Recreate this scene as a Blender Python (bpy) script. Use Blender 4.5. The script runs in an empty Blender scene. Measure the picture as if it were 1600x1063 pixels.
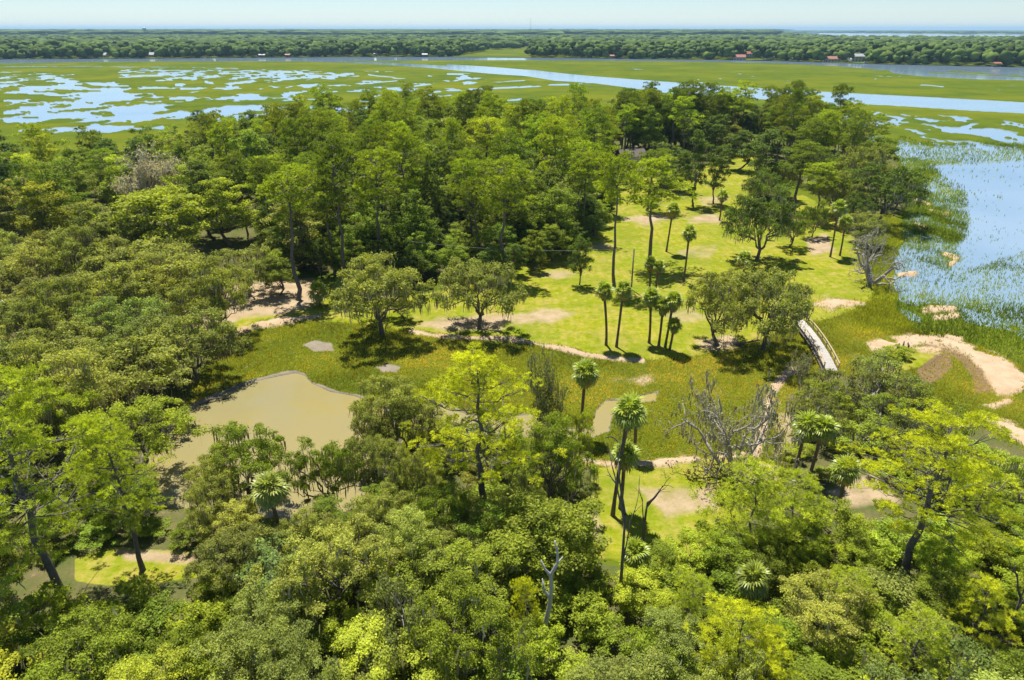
import bpy, math, random
import numpy as np
from mathutils import Vector, Matrix, Quaternion

# ------------------------------------------------------------------ camera, sky, sun, exposure
SC = bpy.context.scene
PW, PH, FPX, HORIZON, CAM_H = 1600.0, 1063.0, 1100.0, 46.0, 40.0     # survey of the photograph
CX, CY = PW / 2, PH / 2
PITCH = math.atan((CY - HORIZON) / FPX)
cam_d = bpy.data.cameras.new('camera')
cam = bpy.data.objects.new('camera', cam_d)
SC.collection.objects.link(cam)
cam.location = (0, 0, CAM_H)
cam.rotation_euler = (math.pi / 2 - PITCH, 0, 0)
cam_d.sensor_width = 36.0
cam_d.lens = 36.0 * FPX / PW
cam_d.clip_end = 80000
SC.camera = cam

SUN_EL, SUN_AZ = math.radians(67), math.radians(-20)     # azimuth from +Y, negative = left
sun_dir = Vector((math.sin(SUN_AZ) * math.cos(SUN_EL), math.cos(SUN_AZ) * math.cos(SUN_EL), math.sin(SUN_EL)))
world = bpy.data.worlds.new('World')
SC.world = world
world.use_nodes = True
wn = world.node_tree
wn.nodes.clear()
sky = wn.nodes.new('ShaderNodeTexSky')
sky.sky_type = 'NISHITA'
sky.sun_disc = False
sky.sun_elevation = SUN_EL
sky.sun_rotation = SUN_AZ
sky.altitude = 0
sky.air_density = 0.85
sky.dust_density = 0.0
sky.ozone_density = 5.0
bg = wn.nodes.new('ShaderNodeBackground')
bg.inputs['Strength'].default_value = 0.07
wo = wn.nodes.new('ShaderNodeOutputWorld')
wn.links.new(sky.outputs[0], bg.inputs[0])
wn.links.new(bg.outputs[0], wo.inputs[0])

sun_d = bpy.data.lights.new('sun', 'SUN')
sun_d.energy = 5.0
sun_d.angle = math.radians(0.55)
sun_d.color = (1.0, 0.95, 0.86)
sun = bpy.data.objects.new('sun', sun_d)
SC.collection.objects.link(sun)
sun.rotation_euler = (-sun_dir).to_track_quat('-Z', 'Y').to_euler()
sun.location = (0, 0, 100)

SC.view_settings.view_transform = 'Standard'
SC.view_settings.look = 'None'
SC.view_settings.exposure = 0.80
SC.view_settings.gamma = 1.0
SC.view_settings.use_curve_mapping = False
SC.cycles.max_bounces = 8
SC.cycles.diffuse_bounces = 6
SC.cycles.glossy_bounces = 2
SC.cycles.transmission_bounces = 4
SC.cycles.volume_bounces = 0
SC.cycles.transparent_max_bounces = 4
SC.cycles.use_denoising = True

# ------------------------------------------------------------------ helpers: survey, noise
COL = SC.collection
RNG = np.random.default_rng(7)
random.seed(7)
cp, sp = math.cos(PITCH), math.sin(PITCH)

def ray(px, py):
    a = (np.asarray(px, float) - CX) / FPX
    b = (CY - np.asarray(py, float)) / FPX
    return a, b * sp + cp, b * cp - sp

def G(px, py, z=0.0):
    """the place on the ground (height z) that the survey point px, py stands for"""
    dx, dy, dz = ray(px, py)
    t = (z - CAM_H) / dz
    return dx * t, dy * t

def P(x, y, z=0.0):
    f = y * cp - (z - CAM_H) * sp
    u = y * sp + (z - CAM_H) * cp
    return CX + FPX * x / f, CY - FPX * u / f

_tab = np.random.default_rng(3).random((256, 256))
def vnoise(x, y):
    xi = np.floor(x).astype(int); yi = np.floor(y).astype(int)
    fx = x - xi; fy = y - yi
    fx = fx * fx * (3 - 2 * fx); fy = fy * fy * (3 - 2 * fy)
    a = _tab[xi & 255, yi & 255]; b = _tab[(xi + 1) & 255, yi & 255]
    c = _tab[xi & 255, (yi + 1) & 255]; d = _tab[(xi + 1) & 255, (yi + 1) & 255]
    return (a * (1 - fx) + b * fx) * (1 - fy) + (c * (1 - fx) + d * fx) * fy

def fbm(x, y, o=4):
    s = 0; a = .5; t = 0
    for k in range(o):
        s = s + a * vnoise(x * 2 ** k + 17.3 * k, y * 2 ** k + 9.1 * k); t += a; a *= .5
    return s / t

def sstep(a, b, x):
    t = np.clip((x - a) / (b - a), 0, 1)
    return t * t * (3 - 2 * t)

def sdf(u, v, poly, margin=14.0, asp=1.0, closed=True):
    """signed distance (positive inside) in survey units; asp stretches v"""
    p = np.array(poly, float); out = np.full(u.shape, -margin)
    m = (u > p[:, 0].min() - margin) & (u < p[:, 0].max() + margin) & (v > p[:, 1].min() - margin) & (v < p[:, 1].max() + margin)
    if not m.any():
        return out
    uu = u[m]; vv = v[m]
    d2 = np.full(uu.shape, 1e9); ins = np.zeros(uu.shape, bool)
    n = len(p)
    for i in range(n if closed else n - 1):
        x0, y0 = p[i]; x1, y1 = p[(i + 1) % n]
        ex, ey = x1 - x0, (y1 - y0) * asp
        wx, wy = uu - x0, (vv - y0) * asp
        t = np.clip((wx * ex + wy * ey) / (ex * ex + ey * ey + 1e-9), 0, 1)
        d2 = np.minimum(d2, (wx - ex * t) ** 2 + (wy - ey * t) ** 2)
        if closed:
            c = ((y0 > vv) != (y1 > vv)) & (uu < (x1 - x0) * (vv - y0) / (y1 - y0 + 1e-12) + x0)
            ins ^= c
    d = np.sqrt(d2)
    out[m] = np.maximum(np.where(ins, d, -d) if closed else -d, -margin)
    return out

def za(pts): return [(x / 5.714, 80 + y / 5.714) for x, y in pts]
def zb(pts): return [(270 + x / 5.714, 80 + y / 5.714) for x, y in pts]
def z4(pts): return [(1200 + x / 3.665, 480 + y / 3.665) for x, y in pts]

# ------------------------------------------------------------------ the map of the place
RIVER_FAR = [(-250, 92), (0, 92.6), (150, 92), (280, 91.3), (540, 89), (700, 89), (800, 90), (900, 91), (1100, 93.5), (1200, 95), (1300, 98), (1400, 101),
             (1500, 103), (1600, 105), (1850, 109), (1850, 131), (1600, 126), (1520, 124), (1440, 119.5), (1395, 114.5), (1388, 110), (1300, 103), (1200, 98.7),
             (1100, 96.7), (1000, 95.6), (900, 94.8), (800, 94.2), (680, 94.5), (540, 96), (400, 96), (280, 96), (150, 96.7), (80, 98), (0, 99.5), (-250, 102)]
RIVER_MID = [(480, 95), (540, 96.6), (610, 98.4), (662, 101), (697, 103), (697, 100.6), (722, 102), (750, 103.6), (785, 106), (820, 109), (834, 109.7), (894, 116.4), (935, 120),
             (1002, 125), (1070, 130), (1195, 138.4), (1330, 145.8), (1465, 152.5), (1600, 160), (1850, 175), (1850, 193), (1600, 178), (1532, 174.8), (1397, 166),
             (1283, 160.3), (1195, 156), (1114, 152), (1070, 148), (1036, 145), (969, 135.7), (925, 130), (867, 126.5), (834, 121), (820, 119), (785, 116.8),
             (750, 114), (715, 110.6), (680, 107), (610, 102), (540, 98), (480, 96.5)]
WATER = [
    za([(-400, 290), (0, 300), (60, 345), (180, 358), (420, 362), (470, 345), (540, 320), (610, 295), (560, 285), (400, 270), (330, 275), (320, 240), (400, 215), (520, 208),
        (500, 230), (600, 260), (740, 272), (880, 285), (1020, 280), (1060, 300), (1140, 310), (1170, 340), (1110, 360), (1200, 375), (1400, 378), (1600, 372), (1900, 380),
        (2100, 385), (2350, 388), (2500, 410), (2550, 375), (2700, 350), (2750, 352), (2640, 385), (2760, 420), (3080, 440), (2740, 438), (2540, 442), (2400, 425),
        (2340, 440), (2100, 455), (1960, 445), (1740, 450), (1600, 470), (1350, 470), (1200, 458), (1060, 475), (920, 482), (900, 510), (1060, 520), (1030, 550), (860, 570),
        (720, 590), (580, 580), (500, 575), (480, 600), (420, 640), (300, 630), (270, 600), (150, 600), (0, 620), (-400, 620), (-400, 575), (0, 570), (120, 565), (240, 550),
        (230, 530), (150, 525), (180, 510), (350, 510), (480, 495), (600, 490), (780, 470), (650, 440), (640, 425), (540, 415), (400, 398), (200, 402), (0, 405), (-400, 405)]),
    za([(160, 690), (420, 690), (600, 678), (820, 668), (1100, 672), (1300, 675), (1490, 658), (1480, 710), (1200, 715), (900, 740), (600, 720), (160, 745)]),
    za([(1620, 510), (1960, 520), (1900, 550), (1620, 575), (1400, 610), (1180, 640), (1000, 630), (950, 605), (1200, 600), (1420, 580), (1600, 560)]),
    za([(800, 650), (850, 640), (880, 655), (830, 668)]),
    zb([(-300, 325), (0, 325), (300, 340), (480, 320), (500, 275), (540, 275), (560, 310), (800, 325), (1000, 310), (1200, 298), (1600, 293), (1600, 307), (1250, 322), (1000, 327),
        (700, 347), (500, 350), (300, 347), (0, 337), (-300, 335)]),
    zb([(0, 185), (140, 185), (110, 215), (330, 240), (300, 255), (370, 295), (320, 300), (250, 250), (60, 240), (0, 230)]),
    zb([(20, 300), (90, 295), (110, 320), (20, 325)]),
    zb([(520, 235), (560, 215), (620, 200), (800, 198), (1000, 205), (800, 217), (650, 240), (560, 250)]),
    zb([(1000, 250), (1100, 212), (1250, 205), (1350, 225), (1500, 208), (1480, 228), (1300, 245), (1200, 262), (1120, 240)]),
    zb([(600, 475), (720, 478), (680, 500)]), zb([(1360, 555), (1500, 550), (1520, 575), (1400, 582)]), zb([(1410, 470), (1500, 470), (1480, 487)]),
    zb([(1280, 300), (1350, 305), (1420, 340), (1290, 350)]), zb([(1350, 365), (1480, 362), (1460, 390), (1330, 385)]),
    [(1300, 181), (1340, 182), (1385, 190), (1405, 186), (1420, 190), (1395, 199), (1350, 198), (1300, 196)],
    [(1345, 213), (1378, 212), (1380, 220), (1350, 224), (1335, 222)], [(1392, 229), (1422, 228), (1428, 236), (1400, 238)],
    [(1440, 193), (1500, 199), (1525, 192), (1532, 193), (1510, 203), (1470, 203)], [(1404, 177), (1428, 181), (1422, 184), (1408, 181)],
]
ISLANDS = [za([(430, 365), (520, 345), (800, 352), (760, 366), (500, 374)]), za([(710, 318), (760, 303), (900, 310), (970, 322), (860, 332)]),
           za([(1170, 432), (1300, 416), (1480, 430), (1400, 447)]), za([(410, 570), (580, 526), (700, 540), (830, 533), (840, 548), (700, 562), (560, 574)]),
           za([(-400, 372), (0, 378), (200, 388), (410, 388), (380, 401), (150, 400), (-400, 398)]), zb([(140, 388), (280, 385), (270, 398), (150, 398)]),
           zb([(310, 395), (380, 380), (470, 380), (590, 392), (480, 408), (350, 410)]), zb([(120, 545), (200, 525), (270, 545), (180, 558)]),
           [(1448, 115.2), (1480, 115.8), (1600, 121), (1850, 131), (1850, 128), (1600, 119.6), (1500, 115.6), (1455, 113.7)], [(1475, 112.5), (1490, 111), (1555, 115.5), (1540, 116.4)],
           [(1578, 117), (1594, 117.3), (1594, 118.5), (1578, 118)]]
CREEKS = [([(925, 131), (867, 133), (820, 136), (776, 138), (730, 140), (690, 143), (662, 144.5)], 2.2), ([(854, 124.5), (800, 127), (760, 130), (740, 131.5)], 1.1),
          ([(700, 116), (735, 116.5), (722, 120), (735, 122.5), (715, 122)], 2.2), ([(680, 130.5), (640, 136), (600, 139), (560, 142), (500, 144)], 1.7),
          ([(620, 126.5), (580, 130), (545, 133), (480, 134)], 1.2), ([(600, 140), (640, 143)], 1.4), ([(583, 151), (600, 148), (625, 150)], 1.8), ([(555, 158), (590, 160), (612, 162)], 1.5),
          ([(790, 157), (815, 155.5)], 2.6), ([(717, 131), (728, 132)], 1.2), ([(0, 104), (140, 104), (330, 106)], .9), ([(569, 111), (590, 112), (575, 117), (590, 119), (622, 121)], 1.3),
          ([(600, 112.5), (625, 113)], 1.0), ([(540, 119.5), (560, 119)], 1.2), ([(670, 148), (690, 151), (705, 149)], 1.6), ([(936, 121), (990, 129), (1010, 124)], .8),
          ([(1060, 127), (1100, 130), (1090, 124)], .8), ([(1405, 132), (1450, 133.5), (1475, 136)], 1.2), ([(1565, 136), (1585, 135.5)], 1.3), ([(1352, 109.8), (1380, 110.5)], .7), ([(1366, 123.5), (1370, 123.6)], .9),
          ([(1283, 163), (1305, 162), (1312, 172), (1325, 176), (1345, 182)], 1.3), ([(1290, 166), (1330, 165)], 1.0), ([(1360, 182), (1372, 176), (1385, 180)], 2.2)]
PATCHY = [([(180, 101), (380, 101), (560, 108), (560, 128), (330, 138), (180, 128)], .56), ([(-250, 105), (0, 105), (120, 108), (130, 150), (-250, 150)], .46),
          ([(0, 150), (140, 152), (320, 160), (560, 158), (640, 165), (500, 190), (250, 200), (0, 200)], .5), ([(540, 105), (700, 108), (820, 125), (700, 150), (540, 150)], .36),
          ([(860, 98), (1400, 110), (1600, 130), (1600, 155), (1300, 142), (1000, 122)], .13),
          ([(1285, 165), (1600, 182), (1850, 195), (1850, 262), (1600, 250), (1440, 262), (1420, 245), (1290, 205)], .40)]
OPEN_BAY = [(1458, 262), (1476, 257), (1511, 255), (1554, 253), (1578, 247), (1700, 250), (1850, 262), (1850, 420), (1700, 415), (1600, 392), (1575, 402), (1548, 417), (1510, 424), (1488, 418),
            (1500, 404), (1486, 394), (1511, 372), (1516, 345), (1506, 310), (1501, 294), (1480, 283), (1470, 273)]
SHALLOWS = [(1405, 222), (1470, 232), (1600, 228), (1850, 240), (1850, 640), (1640, 600), (1590, 565), (1540, 540), (1490, 525), (1440, 520), (1405, 490), (1392, 440), (1404, 380), (1412, 300), (1398, 245)]
POND = [(255, 680), (275, 660), (305, 637), (345, 618), (400, 597), (440, 588), (463, 584), (476, 588), (487, 600), (515, 613), (555, 620), (590, 634), (612, 650), (622, 690), (615, 770), (590, 800),
        (480, 812), (400, 808), (300, 795), (240, 790), (225, 720)]
CREEK_NEAR = [(630, 640), (690, 636), (730, 648), (760, 653), (800, 651), (827, 649), (843, 660), (860, 671), (900, 671), (926, 667), (933, 642), (947, 627), (977, 627), (1007, 618), (1027, 614),
              (1022, 627), (991, 629), (964, 635), (955, 649), (949, 674), (925, 684), (882, 688), (841, 687), (814, 681), (780, 682), (720, 672), (680, 668), (630, 665)]
LAWN = [(330, 540), (358, 500), (372, 458), (440, 436), (540, 436), (600, 455), (660, 462), (720, 450), (790, 425), (830, 410), (900, 385), (940, 335), (955, 290), (1000, 275), (1050, 285), (1100, 262),
        (1150, 240), (1190, 255), (1190, 320), (1255, 305), (1300, 325), (1330, 360), (1350, 410), (1368, 456), (1352, 480), (1300, 500), (1240, 512), (1200, 530), (1100, 556), (1000, 566), (930, 561),
        (860, 545), (800, 534), (700, 527), (640, 521), (560, 510), (480, 503), (420, 508), (370, 530)]
LAWN2 = [(880, 860), (905, 790), (930, 735), (1000, 728), (1130, 722), (1190, 725), (1230, 745), (1200, 790), (1130, 840), (1050, 890), (960, 880)]
LAWN3 = [(120, 880), (180, 862), (330, 870), (340, 905), (200, 925), (120, 915)]
LAWN4 = [(1350, 566), (1385, 552), (1440, 548), (1475, 556), (1450, 572), (1410, 582), (1360, 585)]
PATHS = [([(640, 522), (700, 529), (760, 531), (800, 534), (840, 541), (880, 549), (920, 559), (960, 565), (1005, 567)], 3.2)]
SAND_LINES = [([(335, 545), (370, 522), (410, 510), (440, 505)], 4.5),
              ([(910, 722), (960, 729), (1010, 731), (1060, 724), (1120, 718), (1180, 712)], 5), ([(1180, 712), (1195, 660), (1205, 620), (1218, 598), (1238, 580)], 8), ([(1232, 578), (1238, 574)], 4),
              ([(440, 505), (500, 498)], 3), ([(1415, 284), (1438, 290)], 4), ([(1430, 312), (1452, 320)], 3), ([(1455, 330), (1482, 333)], 3), ([(1430, 350), (1445, 355)], 4),
              ([(1476, 395), (1494, 407), (1484, 414)], 5), ([(1445, 486), (1490, 482)], 6), ([(1405, 430), (1430, 427)], 5), ([(1460, 500), (1495, 494)], 5), ([(1480, 528), (1500, 533)], 4)]
SAND = [z4([(570, 215), (640, 185), (800, 178), (1000, 188), (1100, 215), (1250, 262), (1400, 345), (1466, 400), (1700, 520), (1700, 600), (1466, 470), (1400, 505), (1320, 510), (1260, 420), (1170, 300), (1080, 240),
            (900, 213), (790, 235), (700, 262), (590, 255)]),
        z4([(1210, 615), (1330, 650), (1466, 700), (1800, 860), (1800, 960), (1466, 800), (1340, 715)]), z4([(1230, 570), (1380, 535), (1390, 555), (1290, 590)]), [(1262, 480), (1290, 470), (1335, 474), (1350, 480), (1300, 488)],
        z4([(800, 235), (980, 250), (960, 268), (850, 262)])]
DIRT = [([(280, 500), (320, 455), (370, 440), (490, 438), (505, 470), (450, 492), (380, 498), (330, 530), (290, 525)], 1), ([(1060, 342), (1120, 336), (1128, 352), (1080, 352)], 1), ([(915, 390), (940, 378), (960, 388), (935, 396)], 1),
        ([(975, 345), (1030, 335), (1060, 345), (1010, 354)], 1), ([(985, 262), (1020, 255), (1040, 268), (1000, 275)], 1), ([(1262, 380), (1290, 372), (1300, 395), (1270, 400)], 1), ([(1085, 312), (1140, 308), (1140, 318), (1100, 322)], .8),
        ([(780, 497), (850, 487), (900, 492), (860, 508), (790, 508)], .75), ([(820, 432), (870, 425), (920, 430), (870, 440)], .7), ([(650, 510), (720, 498), (800, 495), (780, 520), (700, 522)], .85),
        ([(1020, 492), (1080, 485), (1110, 500), (1060, 510)], .6), ([(1090, 540), (1140, 528), (1160, 545), (1110, 552)], .9), ([(1000, 770), (1110, 770), (1120, 800), (1040, 815)], .75), ([(885, 860), (905, 800), (930, 790), (940, 850)], .75),
        ([(180, 865), (330, 872), (330, 890), (200, 880)], 1), ([(1150, 735), (1215, 735), (1210, 760), (1160, 760)], .8), ([(1290, 775), (1380, 745), (1400, 790), (1320, 800)], .8), ([(1210, 650), (1260, 640), (1250, 700), (1210, 710)], .6),
        ([(1060, 395), (1120, 390), (1110, 402), (1070, 404)], .5), ([(600, 458), (640, 462), (620, 475), (590, 470)], .5), ([(280, 640), (345, 612), (350, 622), (300, 650)], .8), ([(1200, 470), (1250, 465), (1240, 480), (1205, 482)], .4), ([(930, 600), (980, 588), (1030, 592), (1000, 602)], .35), ([(985, 595), (1015, 590), (1020, 598), (1000, 602)], .8)]
DARK = [z4([(860, 370), (930, 310), (1030, 270), (1045, 345), (990, 410), (890, 450)]), z4([(900, 215), (1040, 235), (1170, 310), (1310, 420), (1325, 490), (1180, 495), (1170, 400), (1100, 310), (1020, 262), (890, 232)])]
MUD = [[(475, 541), (490, 534), (518, 540), (522, 550), (490, 551)], [(585, 574), (605, 570), (627, 576), (622, 586), (595, 583)], [(683, 655), (710, 645), (715, 662), (690, 668)]]
WOODS = [(-250, 300), (0, 300), (300, 275), (400, 250), (700, 222), (850, 218), (1150, 218), (1330, 232), (1400, 250), (1425, 310), (1400, 345), (1330, 350), (1290, 320), (1250, 290), (1190, 250), (1100, 262), (1050, 285), (1000, 275),
         (955, 290), (930, 340), (890, 385), (800, 425), (740, 440), (600, 440), (540, 430), (440, 432), (372, 450), (350, 500), (330, 560), (275, 655), (220, 720), (240, 800), (400, 815), (650, 800), (690, 700), (800, 720),
         (930, 735), (900, 800), (880, 880), (1060, 900), (1200, 800), (1240, 740), (1230, 620), (1300, 590), (1400, 600), (1500, 660), (1620, 720), (1850, 800), (1850, 1600), (-250, 1600)]

def fields(u, v):
    """what the ground is at survey points: dict of masks 0..1 and the height"""
    x, y = G(u, v)
    far = sstep(120, 300, y)
    n1 = fbm(x * .05, y * .05, 4) - .5            # 20 m features
    n2 = fbm(x * .35 + 5, y * .35, 3) - .5        # 3 m
    nf = fbm(x * .012 + 40, y * .012, 5)          # 80 m
    n4 = fbm(x * .085 + 21, y * .05 + 2, 4) - .5
    wob = (n1 * 2.0 + n2 * 1.2) * (1 + .0 * far)
    wat = np.full(u.shape, -14.0)
    for p in WATER:
        wat = np.maximum(wat, sdf(u, v, p, asp=1.6) + wob * 1.6 + n4 * 13 * far)
    for p in ISLANDS:
        wat = np.minimum(wat, -sdf(u, v, p, asp=1.6) - wob * .4)
    for pts, w in CREEKS:
        wat = np.maximum(wat, sdf(u, v, pts, asp=1.5, closed=False) + w + wob * .7)
    for p, frac in PATCHY:
        inside = sstep(-4, 8, sdf(u, v, p))
        fn = .6 * fbm(x * .05 + 11, y * .03 + 3, 5) + .4 * fbm(x * .12 + 1, y * .06 + 31, 4)
        thr = .5 + (.5 - frac) * .5
        wat = np.maximum(wat, ((fn - thr) * 34 - (1 - inside) * 30))
    wat = np.where(wat > -8, wat - sstep(.56, .66, fbm(x * .11 + 77, y * .055 + 5, 4)) * 9 * far, wat)
    for p in (RIVER_FAR, RIVER_MID):
        r = sdf(u, v, p, asp=1.4) + n1 * .8
        wat = np.maximum(wat, np.minimum(r, 6)) if p is RIVER_MID else np.maximum(wat, r)
    for p in ISLANDS[-3:]:
        wat = np.minimum(wat, -sdf(u, v, p, asp=1.4))
    sh = sstep(-8, 8, sdf(u, v, SHALLOWS, margin=40) + n1 * 18 + n2 * 10)
    bay = sstep(-5, 5, sdf(u, v, OPEN_BAY) + n1 * 14)
    pond = sdf(u, v, POND) + n2 * 1.2
    crk = sdf(u, v, CREEK_NEAR) + n2 * 1.5
    lawn = np.maximum.reduce([sstep(-4, 4, sdf(u, v, p) + n1 * 9) for p in (LAWN, LAWN2, LAWN3, LAWN4)])
    sand = np.maximum.reduce([sstep(-7, 6, sdf(u, v, p) + n1 * 14 + n2 * 9) for p in SAND] + [sstep(-5, 4, sdf(u, v, p, closed=False) + w * .8 + n2 * 9 + n1 * 4) for p, w in SAND_LINES])
    sand = sand * sstep(.16, .36, fbm(x * .3 + 4, y * .3, 3) + .25 * (fbm(x * 1.3, y * 1.3, 2) - .5))
    sand = np.maximum.reduce([sand] + [sstep(-3, 3, sdf(u, v, p, closed=False) + w * .8 + n2 * 4) for p, w in PATHS])
    dirt = np.maximum.reduce([a * sstep(-9, 7, sdf(u, v, p) + n1 * 16 + n2 * 6) for p, a in DIRT])
    dark = np.maximum.reduce([sstep(-5, 5, sdf(u, v, p) + n1 * 12 + n2 * 6) for p in DARK])
    mud = np.maximum.reduce([sstep(-3, 3, sdf(u, v, p) + n2 * 6) for p in MUD] + [sstep(-6.0, -2.5, pond + n1 * 7 + n2 * 5) * (1 - sstep(-1, 2, pond)), sstep(-4, -1, crk + n2 * 6) * .8])
    woods = sstep(-10, 10, sdf(u, v, WOODS, margin=20) + n1 * 18) * (1 - lawn)
    land = .16 + .14 * n2 + .10 * n1
    land = land * (1 - far) + (.55 + .5 * n1 + .25 * n2) * far
    land = land + .22 * lawn + .32 * woods + .12 * sand + .1 * dirt * (1 - lawn)
    # shallows of the bay: ground near the water level, in patches
    g = fbm(x * .09 + 3, y * .06 + 8, 4)
    shal = (g - .63) * .9 - .02
    k = sh * (1 - sand) * (1 - lawn) * (1 - woods * (v < 500))
    land = land * (1 - k) + np.minimum(shal, .3) * k
    land = land * (1 - bay) + (-.5) * bay * 1.0
    w = np.maximum.reduce([sstep(-1.6, 1.6, wat), sstep(-1.5, 3, pond), sstep(-1.5, 3, crk)])
    z = land * (1 - w) + (-.55) * w
    return dict(x=x, y=y, z=z, lawn=lawn * (1 - sand), sand=sand, dirt=dirt, dark=dark, mud=mud, woods=woods, shal=sh, bay=bay, water=w, pond=pond, crk=crk, g=g, wat=wat)

def ground_z(x, y):
    u, v = P(x, y, .3)
    f = fields(np.array([u]), np.array([v]))
    return max(0.0, float(f['z'][0]))

# ------------------------------------------------------------------ materials
def newmat(name):
    m = bpy.data.materials.new(name); m.use_nodes = True
    nt = m.node_tree; nt.nodes.clear()
    o = nt.nodes.new('ShaderNodeOutputMaterial')
    return m, nt, o

class N:
    def __init__(s, nt): s.nt = nt
    def n(s, t, **kw):
        x = s.nt.nodes.new('ShaderNode' + t)
        for k, v in kw.items():
            setattr(x, k, v)
        return x
    def l(s, a, b): s.nt.links.new(a, b)
    def val(s, sock, v):
        if hasattr(v, 'is_linked'): s.l(v, sock)
        elif isinstance(v, (tuple, list)): sock.default_value = (*v, 1.0) if len(v) == 3 and len(sock.default_value) == 4 else v
        else: sock.default_value = v
    def mix(s, f, a, b, mode='MIX'):
        x = s.n('MixRGB', blend_type=mode)
        s.val(x.inputs[0], f); s.val(x.inputs[1], a); s.val(x.inputs[2], b)
        return x.outputs[0]
    def math(s, op, a, b=0.0, c=0.0, clamp=False):
        x = s.n('Math', operation=op, use_clamp=clamp)
        s.val(x.inputs[0], a); s.val(x.inputs[1], b); s.val(x.inputs[2], c)
        return x.outputs[0]
    def noise(s, vec, scale, detail=4, rough=.55):
        x = s.n('TexNoise')
        if vec is not None: s.l(vec, x.inputs['Vector'])
        x.inputs['Scale'].default_value = scale; x.inputs['Detail'].default_value = detail; x.inputs['Roughness'].default_value = rough
        return x.outputs[0]
    def mrange(s, v, a, b, c=0.0, d=1.0):
        x = s.n('MapRange'); x.clamp = True
        s.val(x.inputs[0], v)
        for i, q in enumerate((a, b, c, d)): x.inputs[1 + i].default_value = q
        return x.outputs[0]
    def attr(s, name):
        x = s.n('Attribute'); x.attribute_name = name
        return x

def plain(name, col, rough=.8, var=.25, scale=3.0, metal=0.0, bump=.0):
    m, nt, o = newmat(name); k = N(nt)
    tc = k.n('TexCoord').outputs['Object']
    nz = k.noise(tc, scale, 5, .6)
    c = k.mix(nz, tuple(q * (1 - var) for q in col), tuple(min(1, q * (1 + var)) for q in col))
    b = k.n('BsdfPrincipled')
    k.l(c, b.inputs['Base Color']); b.inputs['Roughness'].default_value = rough; b.inputs['Metallic'].default_value = metal
    b.inputs['Specular IOR Level'].default_value = .3
    if bump:
        bp = k.n('Bump'); bp.inputs['Strength'].default_value = bump; bp.inputs['Distance'].default_value = .1
        k.l(nz, bp.inputs['Height']); k.l(bp.outputs[0], b.inputs['Normal'])
    k.l(b.outputs[0], o.inputs[0])
    return m

def foliage(name, trans=.35, rough=.6, spec=.14, var=.5, yellow=(1.14, 1.05, .75)):
    """leaf colour = the object's own colour, varied leaf by leaf"""
    m, nt, o = newmat(name); k = N(nt)
    oi = k.n('ObjectInfo'); t = k.attr('tint').outputs['Fac']
    c = k.mix(1.0, oi.outputs['Color'], k.mix(t, (1 - var,) * 3, (1 + var, 1 + var, 1 + var * .6)), 'MULTIPLY')
    c = k.mix(k.mrange(t, .6, 1.0, 0, .8), c, k.mix(1.0, c, yellow, 'MULTIPLY'))
    b = k.n('BsdfPrincipled'); k.l(c, b.inputs['Base Color'])
    b.inputs['Roughness'].default_value = rough; b.inputs['Specular IOR Level'].default_value = spec
    tr = k.n('BsdfTranslucent'); k.l(k.mix(1.0, c, (1.25, 1.25, .45), 'MULTIPLY'), tr.inputs[0])
    mx = k.n('MixShader'); mx.inputs[0].default_value = trans
    k.l(b.outputs[0], mx.inputs[1]); k.l(tr.outputs[0], mx.inputs[2]); k.l(mx.outputs[0], o.inputs[0])
    return m

M = {}
M['leaf'] = foliage('leaf', .40)
M['needle'] = foliage('needle', .40, rough=.6, spec=.15, var=.45)
M['moss'] = foliage('spanish_moss', .25, rough=.9, spec=.05, var=.4, yellow=(1.05, 1, .95))
M['frond'] = foliage('palm_frond', .3, rough=.42, spec=.45, var=.45)
M['grassblade'] = foliage('marsh_grass_blade', .5, rough=.6, spec=.12, var=.5, yellow=(1.25, .98, 1.9))
M['farleaf'] = foliage('far_wood_canopy', .1, rough=.9, spec=.05, var=.5, yellow=(1.1, 1.05, .8))
M['bark_oak'] = plain('oak_bark', (.14, .122, .098), .9, .5, 2.5, bump=.4)
M['bark_pine'] = plain('pine_bark', (.15, .13, .115), .9, .5, 2.0, bump=.5)
M['bark_pine_warm'] = plain('pine_bark_warm', (.20, .115, .06), .9, .45, 2.0, bump=.5)
M['bark_palm'] = plain('palm_bark', (.155, .115, .08), .9, .4, 4.0, bump=.5)
M['bark_grey'] = plain('weathered_wood', (.34, .31, .275), .85, .4, 2.0, bump=.3)
M['bark_dead'] = plain('dead_wood_dark', (.13, .115, .10), .9, .5, 2.0, bump=.4)
M['bark_white'] = plain('bleached_wood', (.46, .44, .41), .85, .3, 2.0, bump=.3)
M['dead_frond'] = plain('dead_frond', (.26, .19, .12), .9, .4, 4.0)
M['plank'] = plain('weathered_plank', (.40, .375, .335), .8, .25, 4.0)
M['rail'] = plain('pine_rail', (.42, .33, .20), .8, .25, 4.0)
M['white_paint'] = plain('white_paint', (.48, .47, .45), .5, .06, 1.0)
M['metal_roof'] = plain('pale_metal_roof', (.34, .35, .36), .4, .08, .6)
M['red_roof'] = plain('red_roof', (.30, .085, .065), .6, .15, .5)
M['orange_roof'] = plain('orange_roof', (.30, .13, .08), .6, .15, .5)
M['grey_roof'] = plain('grey_roof', (.20, .20, .21), .7, .15, .5)
M['tan_wall'] = plain('tan_wall', (.45, .38, .29), .8, .1, .5)
M['dark_wood'] = plain('dark_timber', (.12, .10, .085), .85, .3, 1.0)
M['pole'] = plain('treated_pole', (.20, .17, .12), .85, .3, 2.0)
M['wire'] = plain('grey_wire', (.25, .25, .25), .5, .1, 1.0)
M['steel'] = plain('grey_steel', (.35, .36, .37), .5, .1, 1.0, metal=.5)

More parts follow.
